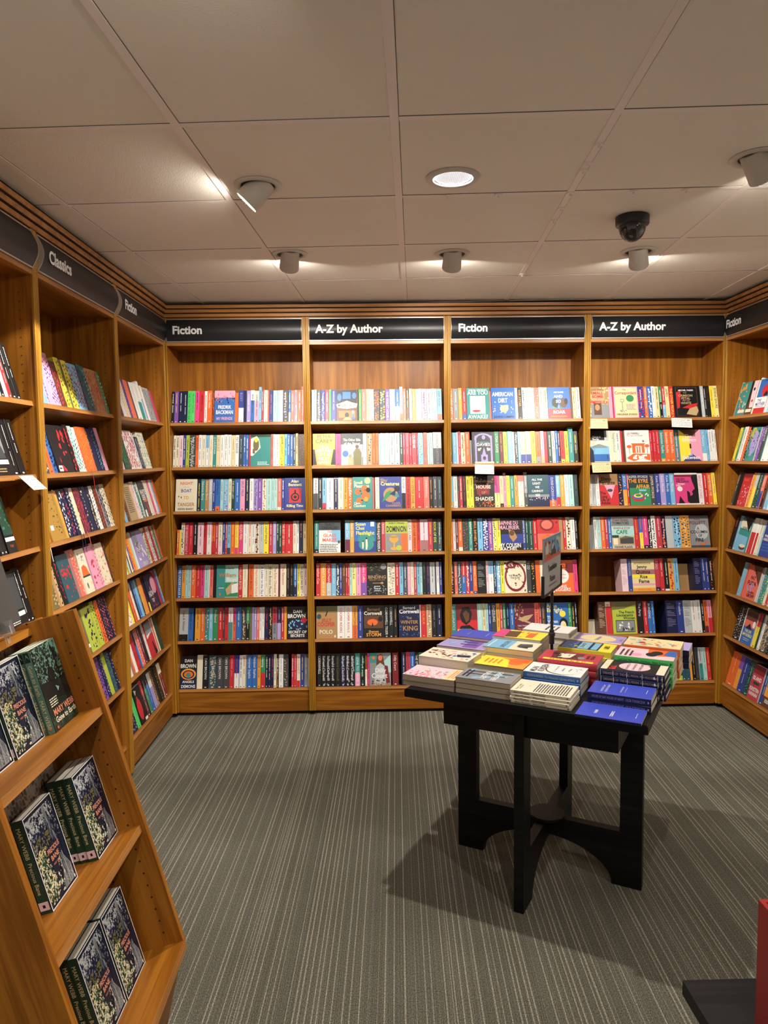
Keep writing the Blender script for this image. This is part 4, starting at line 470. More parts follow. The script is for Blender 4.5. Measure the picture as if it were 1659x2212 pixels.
# ------------------------------------------------------------------ books.  book space: x thickness, y depth (spine at y=0), z height
def book_cover(mb, w, d, h, col, low=None, frac=0, pat=None, txt=None, fg='wh', seed=1, hard=False, detail=True, ts=0.56):
    R = random.Random(seed); c = PAL[col]; t = 0.0016 if hard else 0.0007; b = min(0.0022, w*0.25); o = 0.0
    if hard: prof = [(0, d), (0, b*0.6), (w*0.12, -b*0.25), (w*0.35, -b*0.6), (w*0.65, -b*0.6), (w*0.88, -b*0.25), (w, b*0.6), (w, d), (w-t, d), (w-t, t+b), (t, t+b), (t, d)]
    else: prof = [(0, d), (0, b*0.5), (b*0.5, 0), (w-b*0.5, 0), (w, b*0.5), (w, d), (w-t, d), (w-t, t+b), (t, t+b), (t, d)]
    prof = prof[::-1]
    n = len(mb.v); k = len(prof); mb.v += [(x, y, 0) for x, y in prof]+[(x, y, h) for x, y in prof]
    # U-shaped section: caps as quads strips
    half = k
    for i in range(k):
        j = (i+1) % k
        if {i, j} == {0, 0}: continue
        mb.f.append((n+i, n+j, n+k+j, n+k+i)); mb.c.append(c); mb.m.append(0)
    mb.f.append(tuple(range(n+k-1, n-1, -1))); mb.c.append(c); mb.m.append(0)
    mb.f.append(tuple(range(n+k, n+2*k))); mb.c.append(c); mb.m.append(0)
    if not detail: return
    sy = -0.0004-(b*0.6 if hard else 0)
    x0, x1 = b*0.5, w-b*0.5
    if low: mb.poly([(x0, sy, 0.0005), (x1, sy, 0.0005), (x1, sy, h*frac), (x0, sy, h*frac)], PAL[low])
    if pat and pat[0] == '=':
        for i in range(16):
            z_ = h*(0.90-0.045*i); e_ = w*R.uniform(0.6, 0.88) if i % 5 else w*0.5; x_ = w*0.14
            if i in (4, 9): continue
            while x_ < e_:
                l_ = min(R.uniform(0.003, 0.009), e_-x_+0.001); mb.poly([(x_, sy-0.0002, z_-0.0022), (x_+l_, sy-0.0002, z_-0.0022), (x_+l_, sy-0.0002, z_), (x_, sy-0.0002, z_)], PAL[pat[1:]]); x_ += l_+0.0012
    elif pat:
        pc = PAL[pat]; ms = min(0.0085, max(0.0022, w*0.30)); cols = max(1, int(w/(ms*1.9))); rows = max(8, int(h/(ms*2.1))); sty = R.choice((0, 1, 1, 2)); el = R.uniform(0.8, 1.3)
        for gi in range(cols):
            for gj in range(rows):
                if R.random() < 0.12: continue
                cx = x0+(x1-x0)*(gi+0.5+R.uniform(-0.25, 0.25))/cols; cz = h*(0.03+0.94*(gj+0.5+(0.5 if gi % 2 else 0)*0.8)/(rows+0.5)); s_ = ms*R.uniform(0.55, 1.1); a0 = R.uniform(0, PI) if sty != 1 else R.choice((0.6, 2.4))+R.uniform(-0.25, 0.25)
                pts = []; npt = 8; sq = (0.9, 0.34, 0.75)[sty]
                for t_ in range(npt):
                    an = -t_*2*PI/npt; rr = s_*(R.uniform(0.65, 1.1) if sty != 1 else 1.0); ax_, az_ = rr*math.cos(an), rr*sq*math.sin(an)
                    if sty == 2: ax_ += 0.5*s_*math.cos(2*an); 
                    pts.append((min(x1, max(x0, cx+ax_*math.cos(a0)-az_*math.sin(a0))), sy-0.0002, min(h-0.001, max(0.001, cz+el*(ax_*math.sin(a0)+az_*math.cos(a0))))))
                mb.poly(pts, pc)
    if txt == '~':
        z = h*R.uniform(0.86, 0.95); tw = min(w*0.42, 0.006)*R.uniform(0.8, 1.0); cx = w/2
        segs = [h*R.uniform(0.25, 0.42), h*R.uniform(0.12, 0.28)]
        for i, sg in enumerate(segs):
            e = z-sg
            while z > e:
                ln = R.uniform(0.6, 1.1)*tw; hh = tw*R.uniform(0.55, 1.0)
                mb.poly([(cx-hh/2, sy-0.0003, z-ln), (cx+hh/2, sy-0.0003, z-ln), (cx+hh/2, sy-0.0003, z), (cx-hh/2, sy-0.0003, z)], PAL[fg]); z -= ln+tw*0.3
            z -= h*0.05; tw *= 0.8
    elif txt:
        text(mb, txt, min(w*0.56, 0.0085) if (w < 0.03 and d > 0.1269 and d < 0.1271) else min(w*ts, 0.014), h*0.84, lambda x, y: (w/2+y, sy-0.0003, h*(0.83 if txt.startswith('Gone to E') else 0.93)-x), PAL[fg], 0.0, align=0)
    if txt and txt.startswith('MARY WEBB  P'):
        for (za, zb, cc) in ((0.035, 0.125, 'lp'), (0.062, 0.095, 'nv2')):
            q = 0 if cc == 'lp' else w*0.33
            mb.poly([(x0+q, sy-0.0003-(0.0001 if q else 0), h*za), (x1-q, sy-0.0003-(0.0001 if q else 0), h*za), (x1-q, sy-0.0003-(0.0001 if q else 0), h*zb), (x0+q, sy-0.0003-(0.0001 if q else 0), h*zb)], PAL[cc])
        return
    if txt and txt.startswith('Gone to E'):
        mb.poly([(x0+0.001, sy-0.0003, h*0.87), (x1-0.001, sy-0.0003, h*0.87), (x1-0.001, sy-0.0003, h*0.985), (x0+0.001, sy-0.0003, h*0.985)], PAL['dk2'])
        mb.poly([(x0+0.002, sy-0.0005, h*0.88), (w*0.45, sy-0.0005, h*0.94), (x1-0.002, sy-0.0005, h*0.90), (w*0.5, sy-0.0005, h*0.965)], PAL['mi2'])
        mb.poly([(w/2+0.0022*math.cos(t_*PI/5), sy-0.0003, h*0.05+0.0024*math.sin(t_*PI/5)) for t_ in range(10)], PAL['or']); return
    if txt and w > 0.009:
        mb.poly([(w*0.35, sy-0.0003, h*0.03), (w*0.65, sy-0.0003, h*0.03), (w*0.65, sy-0.0003, h*0.055), (w*0.35, sy-0.0003, h*0.055)], PAL[fg])
def book_pages(mb, w, d, h, c='pg', hard=False):
    i = 0.003 if hard else 0.0006; t = 0.0017 if hard else 0.0008
    mb.box(t, w-t, 0.0035, d-i, i, h-i, PAL[c])
BOOKS = []   # dicts
def parse_col(s):
    low = pat = None; fr = 0
    if '=' in s: s, pat = s.split('='); return s, None, 0, '='+pat
    if '*' in s: s, pat = s.split('*')
    if '/' in s: s, q = s.split('/'); low, fr = q[:2], int(q[2:])/100
    return s, low, fr, pat
def project(p):
    q = Vector(p)-CAM; z = q.dot(fw)
    return (829.5+1577.43*q.dot(rt)/z, 1106-1577.43*q.dot(up)/z, z) if z > 0.05 else None
def area(M, pts):
    pr = [project(M @ Vector(p)) for p in pts]
    if any(p is None for p in pr): return 0
    if all(p[0] < 0 or p[0] > 1659 or p[1] < 0 or p[1] > 2212 for p in pr): return 0
    xs = [min(1659, max(0, p[0])) for p in pr]; ys = [min(2212, max(0, p[1])) for p in pr]
    return abs(sum(xs[i]*ys[(i+1) % 4]-xs[(i+1) % 4]*ys[i] for i in range(4)))/2

# ------------------------------------------------------------------ room shell
def shell():
    m = MB(); m.box(-0.6, 4.2, -7.2, 0.6, -0.08, 0.0); tag(m.build('floor', M_carpet), 'grey-brown striped carpet', kind='structure')
    a = -0.0607; G = T3((1.2897, -2.3476, CEIL)) @ RZ(math.degrees(a)); G_ = G
    m = MB(); m.box(-4.2, 4.8, -7.2, 4.8, 0.0012, 0.05); o = m.build('ceiling', M_ceil, M=G); tag(o, kind='structure')
    m = MB()
    for i in range(-5, 7): m.box(i*0.6-0.012, i*0.6+0.012, -4.8, 3.6, -0.0012, 0.006)
    for j in range(-7, 7):
        for i in range(-5, 6): m.box(i*0.6+0.0125, i*0.6+0.5875, j*0.6-0.012, j*0.6+0.012, -0.0006, 0.006)
    for i in range(-5, 7): m.box(i*0.6+0.0121, i*0.6+0.0138, -4.8, 3.6, 0.0002, 0.006, mi=1)
    for j in range(-7, 7):
        for i in range(-5, 6): m.box(i*0.6+0.014, i*0.6+0.5875, j*0.6-0.0145, j*0.6-0.0121, 0.0002, 0.006, mi=1)
    tag(m.build('trim_ceiling_grid', [M_grid, M_gap], M=G), kind='structure')
    m = MB(); m.box(-0.5, 4.1, 0.32, 0.4, 0, 2.6); tag(m.build('wall_back', M_ceil), kind='structure')
    m = MB(); m.box(-0.42, -0.34, -2.53, 0.4, 0, 2.6); tag(m.build('wall_left', M_ceil), kind='structure')
    m = MB(); m.box(3.70, 3.78, -7.2, 0.4, 0, 2.6); tag(m.build('wall_right', M_ceil), kind='structure')
    # small hooks clipped to the ceiling grid
    hook = MB(); hook.lathe([(0.0, -0.012), (0.004, -0.012), (0.004, -0.004), (0.013, -0.004), (0.015, 0.0)], 14)
    first = None
    for k, (gx, gy) in enumerate([(-0.6, -0.72), (0.6, 0.2), (0.6, 0.40), (0.6, 0.60), (0.6, 0.76), (0.6, 0.9), (0.35, 0.6), (0.17, 0.6), (0.82, 0.6), (1.0, 0.6), (0.6, 1.75), (0.6, 0.34)]):
        if first is None: first = o = hook.build('ceiling_hook', M_grid)
        else: o = first.copy(); COL.objects.link(o)
        o.matrix_world = G @ T3((gx, gy, -0.0012))
        tag(o, 'small white clip hook on a ceiling grid bar', 'hook', 'clip hooks on the ceiling grid')
shell()
def cornice():
    # ribs follow the left wall, the back wall and the right wall with mitred corners
    prof = [(0.02, 2.414)]
    z = 2.414
    for k, pr in enumerate((0.008, 0.020, 0.032)):
        prof += [(-pr, z+0.001), (-pr-0.004, z+0.004), (-pr-0.004, z+0.019), (-pr, z+0.0205), (-pr+0.008, z+0.0215), (-pr+0.008, z+0.0235)]; z += 0.0235
    prof += [(-0.036, z), (0.02, z)]
    m = MB(); n = len(prof)
    def ring(kind, t):
        out = []
        for d, zz in prof:   # d negative = into the room
            if kind == 'L': out.append((-d, t, zz))
            elif kind == 'LC': out.append((-d, d, zz))
            elif kind == 'RC': out.append((3.36+d, d, zz))
            else: out.append((3.36+d, t, zz))
        return out
    rs = [ring('L', -2.52), ring('LC', 0), ring('RC', 0), ring('R', -0.84)]
    for r in rs: m.v += r
    for i in range(3):
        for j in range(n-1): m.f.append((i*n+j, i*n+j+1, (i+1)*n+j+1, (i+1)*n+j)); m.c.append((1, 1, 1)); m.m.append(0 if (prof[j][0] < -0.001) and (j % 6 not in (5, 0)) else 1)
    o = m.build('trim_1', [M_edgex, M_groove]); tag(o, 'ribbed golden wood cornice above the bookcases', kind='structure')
cornice()
# ------------------------------------------------------------------ bookcases
ZS = [1.800, 1.534, 1.268, 1.003, .737, .471, .170]
TILT = 15.0
BAY = {}
for i, k in enumerate('ABCD'): BAY[k] = T3((i*0.84, 0, 0))
LM = Matrix(((0, -1, 0, 0), (1, 0, 0, 0), (0, 0, 1, 0), (0, 0, 0, 1)))
for i, k in enumerate('FEG'): BAY[k] = T3((0, -(i+1)*0.84, 0)) @ LM
BAY['R'] = T3((3.36, 0, 0)) @ Matrix(((0, 1, 0, 0), (-1, 0, 0, 0), (0, 0, 1, 0), (0, 0, 0, 1)))
def shelfM(row): return T3((0, 0.016, ZS[row])) @ RX(-TILT)
def bookcase():
    root = empty('bookcase', Matrix())
    parts = []
    def P(n, m, ms, M=None): o = m.build(n, ms, root, M); parts.append(o); return o
    for s in (0, 1):
        m = MB(); x0 = 0.0005 if s == 0 else 0.8215; m.box(x0, x0+0.018, 0.001, 0.30, 0.03, 2.41)
        xi = x0+0.018 if s == 0 else x0
        for yy in (0.045, 0.205):
            for k in range(60):
                z = 0.30+k*0.032; r = 0.0023; e = 0.0006 if s == 0 else -0.0006
                pts = [(xi+e, yy+r*math.cos(t*PI/4), z+r*math.sin(t*PI/4)) for t in range(8)]
                m.poly(pts if s == 0 else pts[::-1], mi=1)
        P('side_panel', m, [M_woodz, M_holegap])
        m = MB(); a = 0.0005 if s == 0 else 0.8195
        m.prism([(a, 0.0), (a, -0.007), (a+0.0015, -0.009), (a+0.0075, -0.009), (a+0.0085, -0.0075), (a+0.0085, -0.003), (a+0.0115, -0.003), (a+0.0115, -0.0075), (a+0.0125, -0.009), (a+0.0185, -0.009), (a+0.02, -0.007), (a+0.02, 0.0)], 0.03, 2.412, 'z')
        P('face_post', m, M_edge)
    m = MB(); m.box(0.0185, 0.8215, 0.29, 0.298, 0.03, 2.40); P('back_panel', m, M_woodz)
    m = MB(); m.box(0.0185, 0.8215, 0.0, 0.29, 2.255, 2.270); P('soffit', m, M_woodx)
    m = MB(); m.box(0.021, 0.819, -0.006, 0.012, 2.251, 2.2695); m.box(0.021, 0.819, -0.004, 0.012, 2.27, 2.412, mi=1); P('header_rail', m, [M_edgex, M_woodx])
    for r in range(7):
        m = MB(); m.box(0.0195, 0.8205, 0.002, 0.262, -0.018, 0)
        sh = P('shelf', m, M_woodx, shelfM(r)); m = MB(); m.box(0.0195, 0.8205, 0.0, 0.0019, -0.0185, 0.0); m.build('edge_strip', M_edgex, sh)
    m = MB(); m.box(0.0195, 0.8205, 0.016, 0.032, 0.022, 0.149); P('plinth', m, M_woodx)
    m = MB(); m.box(0.0, 0.84, 0.035, 0.05, 0.0, 0.03); P('kick_gap_shade', m, M_holegap)  # near-black strip, colour stands in for shade in the gap below the plinth
    return root, parts
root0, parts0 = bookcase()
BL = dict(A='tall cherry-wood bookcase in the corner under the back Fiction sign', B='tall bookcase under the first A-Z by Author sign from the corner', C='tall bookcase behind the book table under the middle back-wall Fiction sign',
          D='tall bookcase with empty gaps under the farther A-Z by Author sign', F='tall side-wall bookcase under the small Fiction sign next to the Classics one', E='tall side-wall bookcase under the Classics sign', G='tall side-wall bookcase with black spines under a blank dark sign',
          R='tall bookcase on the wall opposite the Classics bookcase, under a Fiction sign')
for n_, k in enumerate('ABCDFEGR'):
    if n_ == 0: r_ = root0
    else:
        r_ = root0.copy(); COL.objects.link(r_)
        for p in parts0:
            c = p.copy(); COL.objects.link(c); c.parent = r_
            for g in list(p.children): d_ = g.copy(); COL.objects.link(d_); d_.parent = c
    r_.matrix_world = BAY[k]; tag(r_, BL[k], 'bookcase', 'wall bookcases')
# header signs
def sign(k, s, lab):
    root = empty('header_sign', BAY[k] @ T3((0.42, -0.007, 2.275)))
    W2, H = 0.396, 0.125; m = MB(); n = 10; pr = []
    for i in range(n+1):
        t = i/n; pr.append((-0.003-0.024*math.sin(t*PI), t*H))
    prof = [(0, 0)]+pr+[(0, H)]
    m.prism(prof[::-1], -W2, W2, 'x'); sp0 = o = m.build('sign_panel', M_sign, root); smooth_angle(o, 35)
    m = MB(); m.box(-W2-0.002, W2+0.002, -0.007, 0.0, -0.004, 0.0); m.box(-W2-0.002, W2+0.002, -0.006, 0.0, H, H+0.0025)
    for x in (-W2-0.0025, W2+0.0005): m.prism([(a-0.0008, b) for a, b in prof][::-1], x, x+0.002, 'x')
    m.build('edge_strip', M_silver, root)
    if s:
        m = MB()
        def pl(x, y):
            return (x, -0.0285, H*0.5+y)
        text(m, s, 0.046, 0.5, lambda x, y: pl(-W2+0.038+x, y), (1, 1, 1), 0.034, align=0); m.build('lettering', M_letter, sp0)
    tag(root, lab, 'sign', 'header signs on the bookcases')
sign('A', 'Fiction', 'black header sign reading Fiction on the back-wall bookcase nearest the Classics wall')
sign('B', 'A-Z by Author', 'black A-Z by Author sign between the two back-wall Fiction signs')
sign('C', 'Fiction', 'black Fiction sign between the two A-Z by Author signs')
sign('D', 'A-Z by Author', 'black A-Z by Author sign above the half-empty bookcase in the far corner')
sign('F', 'Fiction', 'black Fiction sign beside the Classics sign on the side wall')
sign('E', 'Classics', 'black header sign reading Classics')
sign('G', '', 'blank dark header sign beside the Classics sign')
sign('R', 'Fiction', 'black Fiction sign on the wall opposite the Classics bookcase')

# ------------------------------------------------------------------ shelf books from the tables
ORD = ['top', 'second', 'third', 'fourth', 'fifth', 'sixth', 'bottom']
BN = dict(A='corner back-wall Fiction bay', B='first A-Z bay', C='middle Fiction bay', D='last A-Z bay', E='Classics bay', F='side-wall Fiction bay', G='blank-sign bay', R='Fiction bay opposite Classics')
DESC = dict(FRED='blue and pink cover, white brush lettering', PARROT='teal cover with a green parrot', NIGHT='ivory cover with multicoloured capital letters', BENNETT='blue cover with black flask in red square',
    BOYD='pale aqua cover with lying figure photo', BROWN2='black and blue cover with red sticker', BROWN1='dark cover with orange spiral staircase', MINI='brown cover with ribbon banner and fireplace', CAREY='yellow cover with two dark pistols',
    STREET='grey cover with soldier and child', SMALL='teal cover with oranges', SHY='blue cover with green bird on disc', GLASS='white cover with handwritten note below', FLASH='blue cover with two figures on beach', DOMIN='lime cover with golden goblet',
    BIND='black ornate cover with golden key', POLO='tan cover with red and white lettering', STORM='black cover with orange sunset band', KING='navy cover with blue knotwork border', DILLY='cover with long-haired girl in shawl',
    AWAKE='aqua cover with pale face drawing', DIRT='blue cover with yellow bird', ROAR='blue and crimson cover, head in profile', DAVIES='grey cover with white arch and tower', SHADES='black cover with red house glimpse', LIGHT='slate blue seascape cover',
    RACHEL='black and purple cover, bent figure', ROSSY='red cover partly behind the table sign', ROSE='ivory cover with red winding stems', CIRCLE='orange cover with white knot circle', PSYCHO='red cover with dark painted head',
    MISTS='maroon cover with flying crane', WREN='blue cover with face drawing and yellow dot', BOMB='green floral cover with grey fireplace', CORR='pink-edged cream cover with letterbox drawing', CRIMSON='dark cover with red drape and gold text',
    BERLIN='misty grey blue city cover', SIEGE='white cover with orange colonnade and palms', SILENCE='yellow and pink cover, white lettering', ADULTS='red cover with pink triangle and eye', EYRE='green cover with painted striped car',
    HELEN='hot pink cover with black woman silhouette', FRIED='pale cover with station building', COLUMN='stormy grey cover with flames', JENNY='yellow and pink striped cover, black serif title', FRENCH='lime cover with grey wave photo', LEAF='black cover with red leaves',
    GOLD='mustard cover with black specks', CATS='slate cover with scattered red cats', FOX='ivory cover with orange fort', DICE='pink cover with crimson cubes', VINES='ivory cover with orange vines', LIME='lime cover with black scrollwork',
    BACK1='plain beige back cover with text', BACK2='lavender back cover with barcode', TESER='dark cover with chunky white letters', HOW='navy cover with white letters and pink balloon', RED='red cover with black cat shape', SILH='black cover with red bottle shape',
    PENG1='black cover with purple painting and white band', PENG2='black cover with green painting', PENG3='black cover with white bust photo', PAINT='teal cover with painted foliage', WOMAN='cover with dark-haired woman face',
    MOT='blue and red cover with white title block', TREES='cover with lilac and lime trees', RAGE='red cover with white crowd drawing', SONS='teal sea cover with boat', GREG='royal blue cover with gold emblem', FAURIA='salmon cover with blue lightning',
    HAIG='blue and salmon cover with white oval', HANNAH='crimson cover with black fence', KRIS='tan sunset cover')
def add_book(**k): BOOKS.append(k)
for bay, row, toks in ROWS:
    it = [t.split(',') for t in toks.split(';')]; R = random.Random(bay+str(row))
    SM = BAY[bay] @ shelfM(row)
    seq = []
    for a, b_ in zip(it, it[1:]):
        x, x1 = int(a[0])/1000, int(b_[0])/1000; w_ = max(0.004, x1-x-0.0009); c = a[1]
        if c in '-.': continue
        hh = int(a[2])/1000 if len(a) > 2 and a[2] else 0.200+R.uniform(-0.0015, 0.002)
        tx = a[3] if len(a) > 3 else None; fg = a[4] if len(a) > 4 else 'wh'
        y0 = 0.007+R.uniform(0, 0.004); z0 = 0.0006
        if c[0] == '?':
            m = MB(); m.box(0, w_, 0, 0.015, 0, hh, PAL[c[1:]]); o = m.build('display_block', M_print, M=SM @ T3((x, 0.09, z0)))
            tag(o, ('plain tan display board on the fifth shelf of the last A-Z bay' if c == '?tn' else 'pale display card on the sixth shelf of the last A-Z bay'), 'display board'); continue
        if c[0] == '!':
            t_ = min(0.030, max(0.012, 0.016+R.random()*0.012)); y0 = 0.004
            M = SM @ T3((x, y0+t_, z0)) @ RZ(-90)
            col = COV[c[1:]].split('|')[0]
            h_ = hh if len(a) > 2 and a[2] else 0.199
            seq.append(dict(M=M, w=t_, d=w_, h=h_, col=col, art=c[1:], bay=bay, row=row, x=x, face=area(M, [(t_, 0, 0), (t_, w_, 0), (t_, w_, h_), (t_, 0, h_)]), txt=None, fg='wh', low=None, fr=0, pat=None))
            continue
        col, low, fr, pat = parse_col(c); d_ = R.uniform(0.125, 0.131)
        M = SM @ T3((x, y0, z0)); fa = area(M, [(0, 0, 0), (w_, 0, 0), (w_, 0, hh), (0, 0, hh)])
        if (bay == 'C' and row == 6) or (bay == 'D' and row == 6 and x < 0.57): fa = 0
        if bay in 'EG' and row >= 4 and bay == 'E' and x < 0.4: fa *= 0.5
        seq.append(dict(M=M, w=w_, d=d_, h=hh, col=col, low=low, fr=fr, pat=pat, txt=tx, fg=fg, art=None, bay=bay, row=row, x=x, face=fa, hard=(pat is not None and bay == 'E')))
    for i, q in enumerate(seq):
        q['L'] = seq[i-1]['col'] if i else None; q['Rn'] = seq[i+1]['col'] if i+1 < len(seq) else None; q['i'] = i+1; add_book(**q)
# ------------------------------------------------------------------ the leaning display unit beside the camera
TH = 15.6; KS = 0.88
def KP(p): return CAM+KS*(Vector(p)-CAM)
O_ = KP((.66, -2.943, .195))
UM = T3(O_) @ LM @ RX(-TH) @ Matrix.Scale(1, 4)
k = KS
def unit():
    root = empty('slanted_display_unit', T3(O_) @ LM)
    def B(n, m, ms): return m.build(n, ms, root, RX(-TH))
    x0, x1, D, H = -0.03*k, 0.543*k, 0.185*k, 1.014*k; r = 0.03
    def panel(xa, xb, name):
        m = MB(); pr = [(0, 0), (0, H), (D-r, H)]+[(D-r+r*math.sin(t*PI/12), H-r+r*math.cos(t*PI/12)) for t in range(1, 7)]+[(D, 0)]
        m.prism(pr[::-1], xa, xb, 'x')
        for yy in (0.045*k, 0.135*k):
            for q in range(27):
                z = 0.045+q*0.0325; rr = 0.0026
                for xi, s in ((xa-0.0006, -1), (xb+0.0006, 1)):
                    if (xi < 0.2) == (s > 0) or xi > 0.2 and s < 0:
                        pts = [(xi, yy+rr*math.cos(t*PI/4), z+rr*math.sin(t*PI/4)) for t in range(8)]
                        m.poly(pts if s > 0 else pts[::-1], mi=1)
        return B(name, m, [M_woodz, M_holegap])
    panel(x0-0.018, x0, 'side_panel'); panel(x1, x1+0.018, 'side_panel')
    for z in (0.012, 0.375, 0.732):
        m = MB(); m.box(x0+0.0005, x1-0.0005, 0.014*k if z > 0.1 else -0.004, D-0.004, z*k-0.018, z*k); m.box(x0+0.0005, x1-0.0005, 0.012*k if z > 0.1 else -0.006, 0.014*k if z > 0.1 else -0.004, z*k-0.018, z*k, mi=1)
        B('shelf', m, [M_woodx, M_edgex])
    m = MB(); m.box(x0, x1, D-0.004, D+0.004, 0, H-0.03); B('back_panel', m, M_woodz)
    m = MB(); m.box(x0+0.001, 0.515*k, D-0.008, D-0.0045, 0.735*k, H-0.035); m.box(x0+0.001, 0.515*k, D-0.008, D-0.0045, 0.378*k, 0.71*k); B('leaf_print_liner', m, M_leaf)
    m = MB(); m.box(x0+0.0005, x1-0.0005, D-0.05, D-0.009, H-0.03, H-0.012); B('top_rail', m, M_woodx)
    # base
    m = MB(); zf = -O_.z; pr = [(0.004, -0.008), (0.085, zf), (0.36, zf), (0.19, -0.04)]
    m.prism(pr, x0-0.018, x1+0.018, 'x'); m.build('base', M_woodx, root)
    tag(root, 'low leaning cherry-wood display unit with dark patterned classics, nearest the camera', 'display unit')
unit()
def hdr():
    m = MB(); m.box(-0.03*k, 0.455*k, 0.10*k, 0.112*k, 1.036*k, 1.34*k); o = m.build('header_board', M_greyb, M=UM); tag(o, 'dark grey header board standing on top of the leaning display unit', 'sign board')
    m = MB(); m.box(-0.02, -0.002, -0.014, 0.03, 0, 0.03); m.box(-0.02, -0.002, 0.0, 0.004, -0.02, 0.0); c = m.build('clear_foot', M_acr, o, T3((0.38*k, 0.098*k, 1.015*k)))
hdr()
def unit_books():
    def put(x, y, z, w, d, h, art_, sp, txt, fg, n, lab, group, spw=True):
        # n books stacked behind one another, front cover facing out, spine toward the near end
        for i in range(n):
            M = UM @ T3((x+(0.004*i if i else 0), y+w*(i+1)+0.0008*i, z+0.0006)) @ RZ(-90)
            add_book(M=M, w=w, d=d, h=h, col=sp, art=art_ if i == 0 else None, txt=txt, fg=fg, low=None, fr=0, pat=None, face=1e5-i, bay='U', row=0, x=x, label=lab[i], group=group, i=i+1, big=True)
    H3, H2, H1 = 0.732*k, 0.375*k, 0.012*k
    put(0.392*k, 0.075*k, H3, 0.017, 0.127, 0.198, 'WEBB', 'mg', 'Gone to Earth   MARY WEBB', 'cr', 3, ['dark green paperback with tree photo cover, front copy on the display unit upper shelf', 'green paperback directly behind the tree photo cover', 'green paperback rearmost behind the tree photo cover'], 'green tree-cover paperbacks')
    put(0.243*k, 0.105*k, H3, 0.024, 0.127, 0.198, 'BANE', 'vz', 'MARY WEBB  Precious Bane', 'cr', 1, ['navy woodcut-cover book beside the green tree-cover paperbacks'], 'navy woodcut-cover books')
    put(0.095*k, 0.112*k, H3, 0.024, 0.127, 0.198, 'BANE', 'vz', 'MARY WEBB  Precious Bane', 'cr', 1, ['navy woodcut-cover book on the upper shelf cut by the frame edge'], 'navy woodcut-cover books')
    put(0.188*k, 0.110*k, H2, 0.023, 0.127, 0.204, 'BANE', 'vz', 'MARY WEBB  Precious Bane', 'cr', 1, ['navy woodcut-cover book with dark green spine, near end of the middle shelf'], 'navy woodcut-cover books')
    put(0.395*k, 0.078*k, H2, 0.021, 0.127, 0.204, 'BANE', 'vz', 'MARY WEBB  Precious Bane', 'cr', 3, ['navy woodcut-cover book, far end of the middle shelf, front copy', 'navy woodcut-cover book second in the stack at the far end', 'navy woodcut-cover book third in the stack at the far end'], 'navy woodcut-cover books')
    put(0.198*k, 0.100*k, H1, 0.020, 0.127, 0.204, 'BANE', 'vz', 'MARY WEBB  Precious Bane', 'cr', 2, ['navy woodcut-cover book, near copy on the bottom shelf', 'navy woodcut-cover book behind the near bottom-shelf copy'], 'navy woodcut-cover books')
    put(0.348*k, 0.098*k, H1, 0.020, 0.127, 0.204, 'BANE', 'vz', 'MARY WEBB  Precious Bane', 'cr', 2, ['navy woodcut-cover book, far copy on the bottom shelf', 'navy woodcut-cover book behind the far bottom-shelf copy'], 'navy woodcut-cover books')
unit_books()
# ------------------------------------------------------------------ black display table
TC = Vector((1.88, -1.72, 0)); TA = -29.1; TM = T3(TC) @ RZ(TA)
def table():
    root = empty('display_table', TM)
    m = MB(); a = 0.41; e = 0.006; pr = [(-a, 0.737), (-a, 0.765-e), (-a+e, 0.765), (a-e, 0.765), (a, 0.765-e), (a, 0.737), (a-0.002, 0.735), (-a+0.002, 0.735)]
    m.prism(pr[::-1], -a, a, 'y')
    m.build('tabletop', M_black, root)
    m = MB(); b_ = 0.305
    m.box(-b_, b_, -b_, -b_+0.02, 0.62, 0.735); m.box(-b_, b_, b_-0.02, b_, 0.62, 0.735); m.box(-b_, -b_+0.02, -b_+0.02, b_-0.02, 0.62, 0.735); m.box(b_-0.02, b_, -b_+0.02, b_-0.02, 0.62, 0.735); m.build('apron', M_black, root)
    def leg(dirx, s):
        hs = 0.356 if dirx else 0.342; lw = 0.078; t = 0.0175; cx, cy = -0.018, 0.016
        m = MB()
        arch = [((hs-0.105)*math.sin(q/14*PI/2), 0.135*math.cos(q/14*PI/2)) for q in range(15)]
        out = [(hs, 0), (hs, 0.735), (hs-lw, 0.735), (hs-lw, 0.205), (t+0.0005, 0.205)]+[(max(t+0.0005, x), z) for x, z in arch][:15]
        poly = [(x*s, z) for x, z in out]
        if s > 0: poly = poly[::-1]
        if dirx: m.prism([(cx+x, z) for x, z in poly][::-1], cy-t, cy+t, 'y')
        else: m.prism([(cy+x, z) for x, z in poly], cx-t, cx+t, 'x')
        m.build('leg', M_black, root)
    for d in (True, False):
        for s in (1, -1): leg(d, s)
    m = MB(); m.box(-0.018-0.017, -0.018+0.017, 0.016-0.017, 0.016+0.017, 0.13, 0.205); m.build('centre_block', M_black, root)
    m = MB(); T = T3((-0.012, 0.002, 0)); m.lathe([(0.0, 0.206), (0.066, 0.206), (0.068, 0.208), (0.068, 0.216), (0.066, 0.218), (0.0, 0.218)], 40, T); o = m.build('stretcher_disc', M_black, root); smooth_angle(o, 30)
    tag(root, 'square black wooden display table piled with books in the middle of the floor', 'table')
table()
